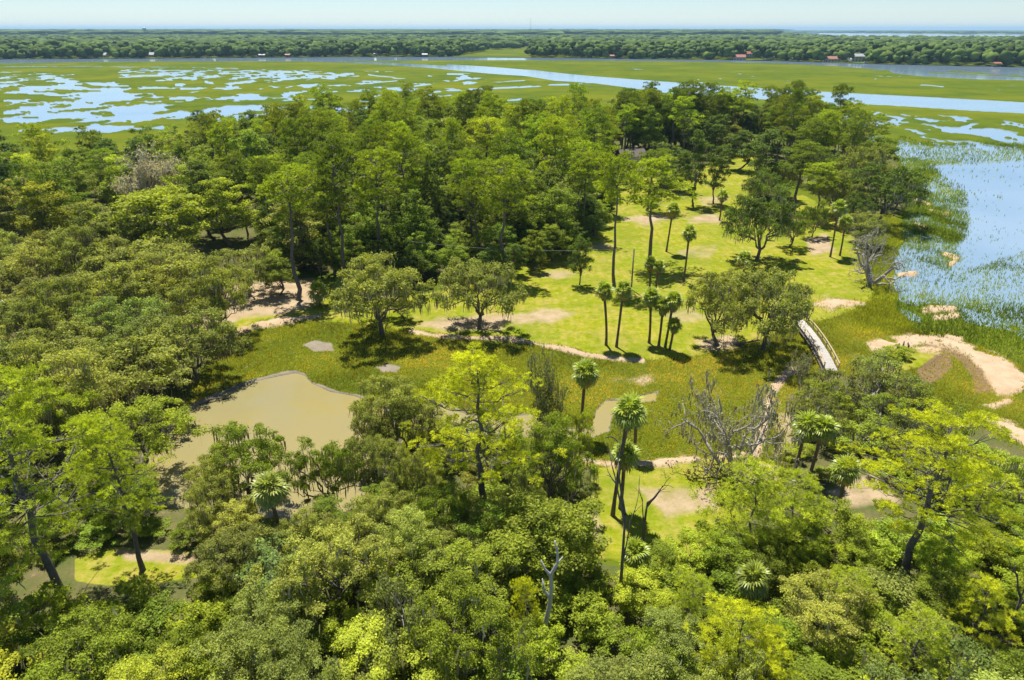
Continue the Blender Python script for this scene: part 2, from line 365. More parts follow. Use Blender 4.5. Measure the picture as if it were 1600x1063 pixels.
def glass_mat():
    m, nt, o = newmat('window_glass'); k = N(nt)
    b = k.n('BsdfPrincipled'); b.inputs['Base Color'].default_value = (.03, .04, .05, 1); b.inputs['Roughness'].default_value = .08
    k.l(b.outputs[0], o.inputs[0]); return m
M['glass'] = glass_mat()

def ground_mat():
    m, nt, o = newmat('ground_cover'); k = N(nt)
    pos = k.n('NewGeometry').outputs['Position']
    a = k.n('VertexColor'); a.layer_name = 'region'
    s1 = k.n('SeparateColor'); k.l(a.outputs[0], s1.inputs[0])
    a2 = k.n('VertexColor'); a2.layer_name = 'region2'
    s2 = k.n('SeparateColor'); k.l(a2.outputs[0], s2.inputs[0])
    lawn, sand, dirt = s1.outputs[0], s1.outputs[1], s1.outputs[2]
    dark, mud, woods = s2.outputs[0], s2.outputs[1], s2.outputs[2]
    n_big = k.noise(pos, .012, 5, .6); n_mid = k.noise(pos, .06, 5, .6); n_sm = k.noise(pos, .45, 5, .65); n_fine = k.noise(pos, 3.5, 4, .7)
    marsh = k.mix(k.mrange(n_mid, .35, .65), (.062, .105, .008), (.10, .13, .008))
    marsh = k.mix(k.mrange(k.noise(pos, .035, 6, .7), .50, .62, 0, .7), marsh, (.045, .085, .010))
    marsh = k.mix(k.mrange(n_big, .46, .66, 0, .8), marsh, (.145, .16, .008))
    marsh = k.mix(k.mrange(n_sm, .5, .75, 0, .55), marsh, (.065, .10, .018))
    marsh = k.mix(k.mrange(n_fine, .45, .75, 0, .35), marsh, (.15, .13, .045))
    lw = k.mix(k.mrange(n_mid, .35, .65), (.16, .215, .008), (.25, .25, .010))
    lw = k.mix(k.mrange(n_sm, .46, .70, 0, .75), lw, (.33, .26, .06))
    lw = k.mix(k.mrange(k.noise(pos, .16, 5, .7), .5, .68, 0, .7), lw, (.36, .265, .085))
    lw = k.mix(k.mrange(n_fine, .45, .8, 0, .45), lw, (.15, .20, .02))
    n_m2 = k.noise(pos, 1.1, 5, .75)
    lw = k.mix(k.mrange(n_m2, .48, .64, 0, .7), lw, (.35, .285, .075))
    lw = k.mix(k.mrange(n_m2, .47, .33, 0, .75), lw, (.12, .165, .006))
    lw = k.mix(k.mrange(k.noise(pos, .10, 5, .65), .47, .64, 0, .55), lw, (.115, .165, .008))
    wv = k.n('TexWave'); wv.inputs['Scale'].default_value = .22; wv.inputs['Distortion'].default_value = 2.5; wv.inputs['Detail'].default_value = 3; k.l(pos, wv.inputs['Vector'])
    lw = k.mix(k.mrange(wv.outputs['Fac'], .5, 1.0, 0, .28), lw, (.15, .20, .010))
    drt = k.mix(k.mrange(n_sm, .3, .7), (.29, .215, .13), (.41, .32, .20))
    drt = k.mix(k.mrange(n_fine, .5, .8, 0, .6), drt, (.22, .15, .09))
    snd = k.mix(k.mrange(n_sm, .3, .7), (.48, .375, .255), (.36, .25, .15))
    snd = k.mix(k.mrange(n_fine, .45, .8, 0, .4), snd, (.36, .28, .19))
    md = k.mix(k.mrange(n_sm, .3, .7), (.17, .145, .11), (.28, .235, .18))
    drk = k.mix(k.mrange(n_fine, .3, .7), (.13, .09, .055), (.22, .15, .07))
    wd = k.mix(k.mrange(n_sm, .35, .65), (.08, .105, .025), (.14, .12, .055))
    wd = k.mix(k.mrange(n_fine, .45, .8, 0, .6), wd, (.05, .06, .02))
    def fac(mask, soft=.35, amp=1.3):
        h = k.math('ADD', mask, k.math('MULTIPLY', k.math('SUBTRACT', k.math('ADD', k.math('MULTIPLY', n_sm, .6), k.math('MULTIPLY', n_fine, .4)), .5), amp))
        return k.mrange(h, .5 - soft / 2, .5 + soft / 2)
    c = marsh
    c = k.mix(fac(woods), c, wd); c = k.mix(fac(lawn, .3), c, lw); c = k.mix(fac(dark), c, drk); c = k.mix(fac(dirt, .6), c, drt); c = k.mix(fac(mud, .5), c, md); c = k.mix(fac(sand, .5, 2.8), c, snd)
    b = k.n('BsdfPrincipled'); k.l(c, b.inputs['Base Color']); b.inputs['Roughness'].default_value = .95; b.inputs['Specular IOR Level'].default_value = .0
    bp = k.n('Bump'); bp.inputs['Strength'].default_value = .6; bp.inputs['Distance'].default_value = .15
    k.l(k.math('ADD', n_fine, n_sm), bp.inputs['Height']); k.l(bp.outputs[0], b.inputs['Normal'])
    k.l(b.outputs[0], o.inputs[0]); return m
M['ground'] = ground_mat()

def water_mat(name, c1, c2, rough, scale, bump, mur=.03):
    m, nt, o = newmat(name); k = N(nt)
    pos = k.n('NewGeometry').outputs['Position']
    c = k.mix(k.mrange(k.noise(pos, mur, 4, .5), .35, .65), c1, c2)
    b = k.n('BsdfPrincipled'); k.l(c, b.inputs['Base Color']); b.inputs['Roughness'].default_value = rough; b.inputs['IOR'].default_value = 1.33
    bp = k.n('Bump'); bp.inputs['Strength'].default_value = bump; bp.inputs['Distance'].default_value = .05
    k.l(k.noise(pos, scale, 3, .6), bp.inputs['Height']); k.l(bp.outputs[0], b.inputs['Normal'])
    k.l(b.outputs[0], o.inputs[0]); return m
M['tidal'] = water_mat('tidal_water', (.18, .265, .35), (.22, .305, .385), .09, 1.2, .14)
M['pond'] = water_mat('pond_water', (.275, .22, .075), (.235, .205, .095), .05, .8, .04, .05)

# ------------------------------------------------------------------ mesh helpers
def np_mesh(name, V, polys, mat, tint=None, smooth=False):
    V = np.asarray(V, np.float32)
    me = bpy.data.meshes.new(name)
    lv = np.concatenate([np.asarray(p, np.int32).ravel() for p in polys if len(p)])
    tot = np.concatenate([np.full(len(p), np.asarray(p).shape[1], np.int32) for p in polys if len(p)])
    st = np.concatenate([[0], np.cumsum(tot)[:-1]]).astype(np.int32)
    me.vertices.add(len(V)); me.vertices.foreach_set('co', V.ravel())
    me.loops.add(len(lv)); me.loops.foreach_set('vertex_index', lv)
    me.polygons.add(len(tot)); me.polygons.foreach_set('loop_start', st)
    if smooth: me.polygons.foreach_set('use_smooth', np.ones(len(tot), bool))
    me.update(calc_edges=True)
    if tint is not None:
        at = me.attributes.new('tint', 'FLOAT', 'FACE'); at.data.foreach_set('value', np.asarray(tint, np.float32))
    me.materials.append(mat)
    return me

class MB:
    """collects tubes, boxes and faces for one mesh"""
    def __init__(s): s.V = []; s.F = []; s.n = 0
    def add(s, V, F):
        s.V.append(np.asarray(V, float)); s.F += [tuple(i + s.n for i in f) for f in F]; s.n += len(V)
    def tube(s, pts, rads, ns=6, cap=True):
        pts = np.asarray(pts, float); m = len(pts); V = np.zeros((m * ns, 3))
        ang = np.arange(ns) * 2 * math.pi / ns
        for i in range(m):
            d = pts[min(i + 1, m - 1)] - pts[max(i - 1, 0)]; d /= np.linalg.norm(d) + 1e-9
            ref = np.array([1., 0, 0]) if abs(d[0]) < .8 else np.array([0, 1., 0])
            a = np.cross(d, ref); a /= np.linalg.norm(a); b = np.cross(d, a)
            V[i * ns:(i + 1) * ns] = pts[i] + rads[i] * (np.cos(ang)[:, None] * a + np.sin(ang)[:, None] * b)
        F = [(i * ns + j, i * ns + (j + 1) % ns, (i + 1) * ns + (j + 1) % ns, (i + 1) * ns + j) for i in range(m - 1) for j in range(ns)]
        if cap: F += [tuple(range((m - 1) * ns, m * ns))]
        s.add(V, F)
    def box(s, c, size, rz=0.0, tilt=None):
        x, y, z = (q / 2 for q in size)
        V = np.array([(-x, -y, -z), (x, -y, -z), (x, y, -z), (-x, y, -z), (-x, -y, z), (x, -y, z), (x, y, z), (-x, y, z)])
        ca, sa = math.cos(rz), math.sin(rz)
        V = np.stack([V[:, 0] * ca - V[:, 1] * sa, V[:, 0] * sa + V[:, 1] * ca, V[:, 2]], 1) + np.asarray(c)
        s.add(V, [(0, 3, 2, 1), (4, 5, 6, 7), (0, 1, 5, 4), (1, 2, 6, 5), (2, 3, 7, 6), (3, 0, 4, 7)])
    def mesh(s, name, mat, smooth=False):
        me = bpy.data.meshes.new(name); me.from_pydata(np.concatenate(s.V).tolist(), [], s.F)
        me.materials.append(mat)
        if smooth: me.polygons.foreach_set('use_smooth', np.ones(len(me.polygons), bool))
        me.update(); return me

def mesh_obj(name, me, parent=None, loc=(0, 0, 0), rz=0.0):
    o = bpy.data.objects.new(name, me); COL.objects.link(o)
    o.location = loc; o.rotation_euler = (0, 0, rz)
    if parent is not None: o.parent = parent
    return o

def thing(name, label, cat, loc=(0, 0, 0), rz=0.0, group=None, scale=(1, 1, 1)):
    o = bpy.data.objects.new(name, None); COL.objects.link(o)
    o.empty_display_size = .5
    o.location = loc; o.rotation_euler = (0, 0, rz); o.scale = scale
    tag(o, label, cat, group); return o

def tag(o, label, cat, group=None):
    if label: o['label'] = label
    o['category'] = cat
    if group: o['group'] = group
    return o

def unit(v): return v / (np.linalg.norm(v, axis=-1, keepdims=True) + 1e-9)

def leaves(C, Nrm, L, Wd, rng):
    """rhombic leaf faces at C facing Nrm"""
    n = len(C); r = rng.normal(size=(n, 3)); a = unit(np.cross(Nrm, r)); b = np.cross(Nrm, a)
    L = np.asarray(L).reshape(-1, 1) * .5; Wd = np.asarray(Wd).reshape(-1, 1) * .5
    V = np.stack([C + a * L, C + b * Wd - a * L * .15, C - a * L, C - b * Wd - a * L * .15], 1).reshape(-1, 3)
    return V, np.arange(n * 4).reshape(n, 4)

# ------------------------------------------------------------------ the setting: terrain, water
def build_terrain():
    vs = np.concatenate([np.linspace(89, 130, 46)[:-1], np.linspace(130, 300, 136)[:-1], np.linspace(300, 700, 235)[:-1], np.linspace(700, 1000, 56)[:-1], np.linspace(1000, 1500, 36)])
    us = np.linspace(-260, 1860, 500)
    U, Vv = np.meshgrid(us, vs)
    f = fields(U.ravel(), Vv.ravel())
    nr, nc = U.shape
    z = f['z'].copy()
    idx = np.arange(nr * nc).reshape(nr, nc)
    q = np.stack([idx[:-1, :-1], idx[1:, :-1], idx[1:, 1:], idx[:-1, 1:]], -1).reshape(-1, 4)
    co = np.stack([f['x'], f['y'], z], 1)
    av = lambda k: f[k][q].mean(1)
    wet = (z[q].max(1) < -.3)
    lawn, sand, dirt, woods = av('lawn'), av('sand'), av('dirt'), av('woods')
    reg = np.zeros(len(q), int)
    reg[woods > .5] = 1; reg[lawn > .5] = 2; reg[(sand > .5) & (av('water') < .5)] = 3
    names = {0: 'marsh_ground', 1: 'woodland_floor', 2: 'lawn', 3: 'sand_flat'}
    r1 = np.stack([f['lawn'], f['sand'], f['dirt'], np.ones_like(z)], 1)
    r2 = np.stack([f['dark'], f['mud'], f['woods'], np.ones_like(z)], 1)
    for r, nm in names.items():
        qq = q[(reg == r) & ~wet]
        used, inv = np.unique(qq, return_inverse=True)
        me = np_mesh(nm, co[used], [inv.reshape(-1, 4)], M['ground'], smooth=True)
        for an, arr in (('region', r1), ('region2', r2)):
            ca = me.color_attributes.new(an, 'FLOAT_COLOR', 'POINT')
            ca.data.foreach_set('color', arr[used].astype(np.float32).ravel())
        o = mesh_obj(nm, me); o['kind'] = 'structure'
build_terrain()

def flat(name, pts, z, mat):
    me = bpy.data.meshes.new(name); me.from_pydata([(x, y, z) for x, y in pts], [], [tuple(range(len(pts)))]); me.materials.append(mat); me.update()
    o = mesh_obj(name, me); o['kind'] = 'structure'; return o
flat('water', [(-40000, -600), (40000, -600), (40000, 42000), (-40000, 42000)], 0.0, M['tidal'])
pp = [(200, 640), (470, 570), (640, 600), (1060, 590), (1060, 700), (700, 730), (690, 840), (200, 840)]
flat('pond_water', [tuple(float(q) for q in G(a, b)) for a, b in pp][::-1], 0.012, M['pond'])

# ------------------------------------------------------------------ the far shore (a wooded mainland beyond the river)
SHORE = [(-700, 93.5), (-250, 92.3), (0, 92.8), (150, 92.2), (280, 91.6), (540, 89.4), (700, 89.3), (800, 90.3), (900, 91.3), (1100, 93.8), (1200, 95.3), (1300, 98.3), (1400, 101.3), (1500, 103.3), (1600, 105.3), (1850, 109.4), (2300, 116)]
shore_w = [tuple(float(q) for q in G(a, b)) for a, b in SHORE]
flat('far_shore', shore_w + [(2300, 2700), (1350, 2750), (1500, 3400), (2050, 4700), (3600, 10300), (8400, 24000), (-21000, 24000)], .5, M['ground'])
flat('far_shore', [(4000, 7000), (7200, 6600), (9500, 9000), (12000, 14000), (5600, 14000), (4300, 9000)], .5, M['ground'])
flat('far_shore', [(-6000, 17000), (22000, 15500), (22000, 24000), (-6000, 24000)], .5, M['ground'])

def blob_template():
    g = (1 + 5 ** .5) / 2
    V = np.array([(-1, g, 0), (1, g, 0), (-1, -g, 0), (1, -g, 0), (0, -1, g), (0, 1, g), (0, -1, -g), (0, 1, -g), (g, 0, -1), (g, 0, 1), (-g, 0, -1), (-g, 0, 1)]) / math.sqrt(1 + g * g)
    F = np.array([(0, 11, 5), (0, 5, 1), (0, 1, 7), (0, 7, 10), (0, 10, 11), (1, 5, 9), (5, 11, 4), (11, 10, 2), (10, 7, 6), (7, 1, 8), (3, 9, 4), (3, 4, 2), (3, 2, 6), (3, 6, 8), (3, 8, 9), (4, 9, 5), (2, 4, 11), (6, 2, 10), (8, 6, 7), (9, 8, 1)])
    return V, F

def canopy(name, x, y, R, Hh, label, rng, color, z0=0.5):
    """a far-off wood that reads as one mass"""
    T, F = blob_template(); n0 = len(x)
    low = np.nonzero((rng.random(n0) < .6) & (y < 1400))[0]      # lower boughs under the crowns
    x = np.r_[x, x[low] + rng.normal(size=len(low)) * R[low] * .6]; y = np.r_[y, y[low] - R[low] * .5]
    zc = np.r_[Hh - np.minimum(R, 9) * .8, Hh[low] * .42]; R = np.r_[R, R[low] * .9]; n = len(x)
    th = rng.random(n) * 6.28
    V = T[None] * (1 + rng.normal(size=(n, len(T), 1)) * .2)
    c, s = np.cos(th)[:, None], np.sin(th)[:, None]
    X = (V[..., 0] * c - V[..., 1] * s) * R[:, None] + x[:, None]
    Y = (V[..., 0] * s + V[..., 1] * c) * R[:, None] + y[:, None]
    Z = z0 + np.maximum(V[..., 2] * np.minimum(R, 9)[:, None] * .85 + zc[:, None], 0)
    VV = np.stack([X, Y, Z], -1).reshape(-1, 3)
    FF = (F[None] + (np.arange(n) * len(T))[:, None, None]).reshape(-1, 3)
    tint = np.repeat(np.clip(.5 + rng.normal(size=n) * .26, 0, 1), len(F)) + rng.normal(size=n * len(F)) * .1
    o = mesh_obj(name, np_mesh(name, VV, [FF], M['farleaf'], np.clip(tint, 0, 1)))
    o.color = color; o['kind'] = 'stuff'; tag(o, label, 'wood'); return o

INLET = [(700, 89.3), (730, 84.5), (765, 80), (800, 76.5), (850, 76), (838, 81), (828, 86), (832, 90.6)]
CLEAR = []       # clearings for houses, (x, y, r)

FAR_HOUSES = [  # px, py of the foot, kind, width m, label
    (143, 91.2, 'dock', 13, 'M', 'roofed boat dock at the far bank, leftmost of all the docks'),
    (163, 90.6, 'house', 11, 'white_paint', 'small white house in the trees right of the leftmost far dock'),
    (227, 90.6, 'dock', 12, 'M', 'white roofed boathouse on the far bank below the water tower'),
    (238, 90.0, 'house', 12, 'white_paint', 'low white house with pale roof behind the white boathouse'),
    (305, 90.4, 'dock', 9, 'M', 'pale boat dock left of the moored white boat on the far bank'),
    (318, 91, 'boat', 9, 'M', 'white motor boat moored on the far bank beside pale dock'),
    (336, 88.6, 'house', 12, 'tan_wall', 'pale house half hidden in trees above the moored white boat'),
    (376, 90.2, 'boat', 8, 'M', 'small white boat off the far bank between two docks'),
    (408, 90.2, 'dock', 15, 'M', 'long white dock on the far bank, third dock from the left'),
    (450, 90, 'dock', 8, 'R', 'small red roofed dock on the far bank left of the white houses'),
    (590, 88.0, 'house', 9, 'white_paint', 'small white house left of the large white far-bank house'),
    (618, 87.0, 'house2', 19, 'white_paint', 'large white house among trees in the centre of the far bank'),
    (690, 87.4, 'house', 11, 'orange_roof', 'orange roofed house above the far bank left of the grassy inlet'),
    (664, 89.3, 'dock', 9, 'M', 'pale roofed dock just left of the grassy inlet'),
    (800, 72.6, 'house', 34, 'long', 'long low building with pale roof behind the grassy inlet'),
    (955, 91.6, 'dock', 9, 'R', 'reddish dock alone on the wooded bank right of the inlet'),
    (1176, 92.0, 'house2', 24, 'red_roof', 'big red roofed house standing above the far bank trees'),
    (1154, 94.0, 'house', 17, 'red_roof', 'low red roofed boathouse at the water left of the big red roof'),
    (1200, 94.2, 'dock', 17, 'G', 'grey roofed dock below and right of the big red roof'),
    (1240, 95.2, 'dock', 10, 'G', 'small grey dock left of the orange roofed bank house'),
    (1299, 97.2, 'house', 20, 'orange_roof', 'orange roofed house low on the far right bank'),
    (1320, 97.3, 'dock', 16, 'M', 'long white dock between the orange roof and the white house'),
    (1338, 97.0, 'house2', 17, 'white_paint', 'tall white house near the water at the far right bank'),
    (1352, 99.4, 'boat', 8, 'M', 'small white boat near the tall white house'),
    (1556, 104.6, 'dock', 9, 'R', 'lone small dock on the far bank at the right edge'),
]
for px, py, kind, w, a, b in FAR_HOUSES:
    if kind.startswith('house'):
        hx, hy = G(px, py); CLEAR.append((float(hx), float(hy), w * .62)); 
        for k in range(8, 40, 9):
            CLEAR.append((float(hx) * (1 - k / hy), float(hy) - k, w * .55))

def far_points(rng, ylo, yhi, spacing):
    """stratified points over the wooded mainland between two distances"""
    out = []
    y = ylo
    while y < yhi:
        xm = 0.86 * y + 150
        n = int(2 * xm / spacing)
        xs = np.linspace(-xm, xm, n) + rng.normal(size=n) * spacing * .35
        out.append(np.stack([xs, np.full(n, y) + rng.normal(size=n) * spacing * .35], 1)); y += spacing
    p = np.concatenate(out)
    u, v = P(p[:, 0], p[:, 1])
    sh = np.interp(u, [q[0] for q in SHORE], [q[1] for q in SHORE])
    keep = v < sh - .25
    keep &= ~(sdf(u, v, INLET) > .3)
    lim = np.interp(u, [0, 1225, 1245, 1300, 1360, 1420, 1500, 1600, 1900], [9800, 9800, 4600, 3300, 2900, 2700, 2900, 2650, 2600])
    keep &= p[:, 1] < lim * (1 + .06 * rng.normal(size=len(p)))
    for cx, cy, r in CLEAR:
        keep &= (p[:, 0] - cx) ** 2 + (p[:, 1] - cy) ** 2 > r * r
    return p[keep]
rg = np.random.default_rng(21)
pa = far_points(rg, 820, 1500, 10.0)
ht = 5.5 + 17 * fbm(pa[:, 0] * .012, pa[:, 1] * .012, 3) + rg.normal(size=len(pa)) * 2.6
canopy('near_bank_wood', pa[:, 0], pa[:, 1], 3.4 + rg.random(len(pa)) * 4.2, np.clip(ht, 6, 23), 'dense green wood lining the far bank of the river', rg, (.085, .13, .032, 1))
pb = far_points(rg, 1500, 3600, 31)
ht = 12 + 7 * fbm(pb[:, 0] * .006, pb[:, 1] * .006, 3) + rg.normal(size=len(pb)) * 2.2
canopy('inland_wood', pb[:, 0], pb[:, 1], 11 + rg.random(len(pb)) * 8, np.clip(ht, 8, 25), 'unbroken bluish wood rolling inland behind the far bank', rg, (.085, .13, .032, 1))
pc = far_points(rg, 3600, 9800, 120)
pd = np.stack([rg.uniform(4000, 9500, 500), rg.uniform(6800, 13000, 500)], 1)
pe = np.stack([rg.uniform(-4000, 21000, 2600), rg.uniform(15700, 17500, 2600)], 1)
uu, vv = P(pe[:, 0], pe[:, 1])
pe = pe[uu > 1100]
pf = np.concatenate([np.stack([np.linspace(-.86 * yy, .36 * yy, int(1.22 * yy / 420)), np.full(int(1.22 * yy / 420), yy)], 1) for yy in range(10000, 23500, 480)])
pf = pf + rg.normal(size=pf.shape) * 150; uu, vv = P(pf[:, 0], pf[:, 1]); pf = pf[uu < 1228]
pc = np.concatenate([pc, pd, pe, pf])
canopy('horizon_wood', pc[:, 0], pc[:, 1], np.where((pc[:, 1] > 15000) & (pc[:, 1] < 17600) & (pc[:, 0] > .3 * pc[:, 1]), 150, np.where(pc[:, 1] > 9800, 330, 62)) * (.7 + .6 * rg.random(len(pc))), np.where(pc[:, 0] > .34 * pc[:, 1], 16, 28 + np.clip((pc[:, 1] - 3600) / 500, 0, 9)) + 6 * rg.random(len(pc)), 'faint blue line of woods along the horizon', rg, (.085, .13, .032, 1))

def gable(w, d, z0, h, over=.5):
    x, y = w / 2 + over, d / 2 + over
    V = [(-x, -y, z0), (x, -y, z0), (x, y, z0), (-x, y, z0), (-x, 0, z0 + h), (x, 0, z0 + h)]
    return V, [(0, 1, 5, 4), (2, 3, 4, 5), (0, 4, 3), (1, 2, 5), (0, 3, 2, 1)]

def house(name, label, x, y, w, d, h, wall, roof, rz=0.0, nwin=4, storeys=1, z=0.5):
    t = thing(name, label, 'house', (x, y, z), rz)
    b = MB(); b.box((0, 0, h / 2), (w, d, h)); mesh_obj('wall', b.mesh('wall', M[wall]), t)
    b = MB(); b.add(*gable(w, d, h, d * .32)); r = mesh_obj('roof', b.mesh('roof', M[roof]), t)
    b = MB(); b.box((w * .25, d * .1, h + d * .3), (.9, .9, 1.6)); mesh_obj('chimney', b.mesh('chimney', M['tan_wall']), r)
    b = MB(); b.box((0, 0, 0), (1.3, .12, 1.5)); wm = b.mesh('window', M['glass'])
    for s in range(storeys):
        for i in range(nwin):
            if s == 0 and i == nwin // 2:
                b = MB(); b.box((0, 0, 0), (1.2, .12, 2.2)); mesh_obj('door', b.mesh('door', M['dark_wood']), t, ((i + .5) / nwin * w - w / 2, -d / 2 - .04, 1.1)); continue
            mesh_obj('window', wm, t, ((i + .5) / nwin * w - w / 2, -d / 2 - .04, 1.6 + s * 3.1))
    return t

def dock(label, x, y, w, roof):
    t = thing('boat_dock', label, 'dock', (x, y, 0))
    b = MB(); b.box((0, 0, 1.0), (w, 6, .3)); b.box((0, 9, 1.0), (1.8, 12, .3)); mesh_obj('deck', b.mesh('deck', M['plank']), t)
    b = MB(); b.tube([(0, 0, -1), (0, 0, 3.9)], [.18, .18], 5); pm = b.mesh('post', M['dark_wood'])
    for i in range(4):
        for s in (-1, 1): mesh_obj('post', pm, t, ((i / 3 - .5) * (w - 1), s * 2.8, 0))
    b = MB(); b.add(*gable(w * .9, 6, 3.7, 1.5)); mesh_obj('roof', b.mesh('roof', M[{'M': 'metal_roof', 'R': 'orange_roof', 'G': 'grey_roof'}[roof]]), t)

def boat(label, x, y, L):
    t = thing('motor_boat', label, 'boat', (x, y, 0))
    b = MB(); h = L / 2
    V = [(-h, -1.2, .9), (h * .5, -1.3, 1.0), (h, 0, 1.2), (h * .5, 1.3, 1.0), (-h, 1.2, .9), (-h, -.9, -.1), (h * .5, -.9, -.1), (h * .8, 0, -.1), (h * .5, .9, -.1), (-h, .9, -.1)]
    b.add(V, [(0, 1, 6, 5), (1, 2, 7, 6), (2, 3, 8, 7), (3, 4, 9, 8), (4, 0, 5, 9), (0, 4, 3, 2, 1), (5, 6, 7, 8, 9)]); mesh_obj('hull', b.mesh('hull', M['white_paint']), t)
    b = MB(); b.box((-.3, 0, 1.7), (2.6, 1.9, 1.4)); mesh_obj('cabin', b.mesh('cabin', M['white_paint']), t)
    b = MB(); b.box((1.02, 0, 1.9), (.08, 1.6, .6)); mesh_obj('windscreen', b.mesh('windscreen', M['glass']), t)

for px, py, kind, w, a, lab in FAR_HOUSES:
    x, y = (float(q) for q in G(px, py))
    if kind == 'dock': dock(lab, x, y, w, a)
    elif kind == 'boat': boat(lab, x, y, w)
    else:
        roof = {'white_paint': 'metal_roof', 'tan_wall': 'metal_roof', 'long': 'metal_roof'}.get(a, a)
        wall = {'red_roof': 'white_paint', 'orange_roof': 'tan_wall', 'long': 'orange_roof'}.get(a, a)
        house('bank_house', lab, x, y, w, 10, 6.5 if kind == 'house2' else 3.6, wall, roof, .12 * math.sin(px), max(3, int(w / 3.5)), 2 if kind == 'house2' else 1)

# water tower and mast on the horizon
x, y = 800 * 0, 0
d = 4200.0; x = (227 - CX) / FPX * d * .917
t = thing('water_tower', 'grey water tower rising above the horizon on the left', 'water tower', (x, d, .5))
b = MB(); b.tube([(0, 0, 0), (0, 0, 6), (0, 0, 36)], [5, 2.4, 2.0], 12); mesh_obj('stem', b.mesh('stem', M['steel']), t)
b = MB(); b.tube([(0, 0, 34), (0, 0, 38), (0, 0, 43), (0, 0, 47), (0, 0, 49)], [3, 8, 9.5, 7, 1.5], 16); mesh_obj('tank', b.mesh('tank', M['steel']), t)
d = 5200.0; x = (829 - CX) / FPX * d * .917
t = thing('radio_mast', 'thin lattice radio mast on the horizon near the centre', 'mast', (x, d, .5))
b = MB()
for k in range(3):
    a = k * 2.094; b.tube([(2.2 * math.cos(a), 2.2 * math.sin(a), 0), (.6 * math.cos(a), .6 * math.sin(a), 108)], [.45, .35], 4)
mesh_obj('leg_frame', b.mesh('leg_frame', M['steel']), t)
b = MB()
for i in range(27):
    z0 = i * 4.0; r0 = 2.2 - 1.6 * z0 / 108
    for k in range(3):
        a, c = k * 2.094, (k + 1) * 2.094
        b.tube([(r0 * math.cos(a), r0 * math.sin(a), z0), (r0 * math.cos(c), r0 * math.sin(c), z0 + 4)], [.2, .2], 4)
mesh_obj('bracing', b.mesh('bracing', M['steel']), t)

# ------------------------------------------------------------------ tree prototypes
PROTO = {}

def clump_leaves(rng, cen, rad, per, leaf, squash=.68, upb=.5):
    """leaf faces on clumps: returns C, N, tint"""
    n = len(cen)
    d = unit(rng.normal(size=(n, per, 3)))
    flip = (d[..., 2] < -.25) & (rng.random((n, per)) < .7)
    d[flip, 2] *= -1
    rr = rad[:, None] * (.35 + .65 * rng.random((n, per)) ** .55) * (1 + .22 * rng.normal(size=(n, per)))
    C = cen[:, None, :] + d * rr[..., None] * np.array([1, 1, squash])
    Nn = unit(d * .7 + np.array([0, 0, upb]) + rng.normal(size=(n, per, 3)) * .55)
    tint = .48 + rng.normal(size=(n, 1)) * .10 + rng.normal(size=(n, per)) * .17
    return C.reshape(-1, 3), Nn.reshape(-1, 3), np.clip(tint, 0, 1).ravel()

def curved(rng, a, b, k, sag=0.0, wig=.08):
    a = np.asarray(a, float); b = np.asarray(b, float); L = np.linalg.norm(b - a)
    t = np.linspace(0, 1, k)[:, None]
    p = a + (b - a) * t
    p[1:-1] += rng.normal(size=(k - 2, 3)) * wig * L
    p[:, 2] += sag * L * np.sin(t[:, 0] * math.pi)
    return p

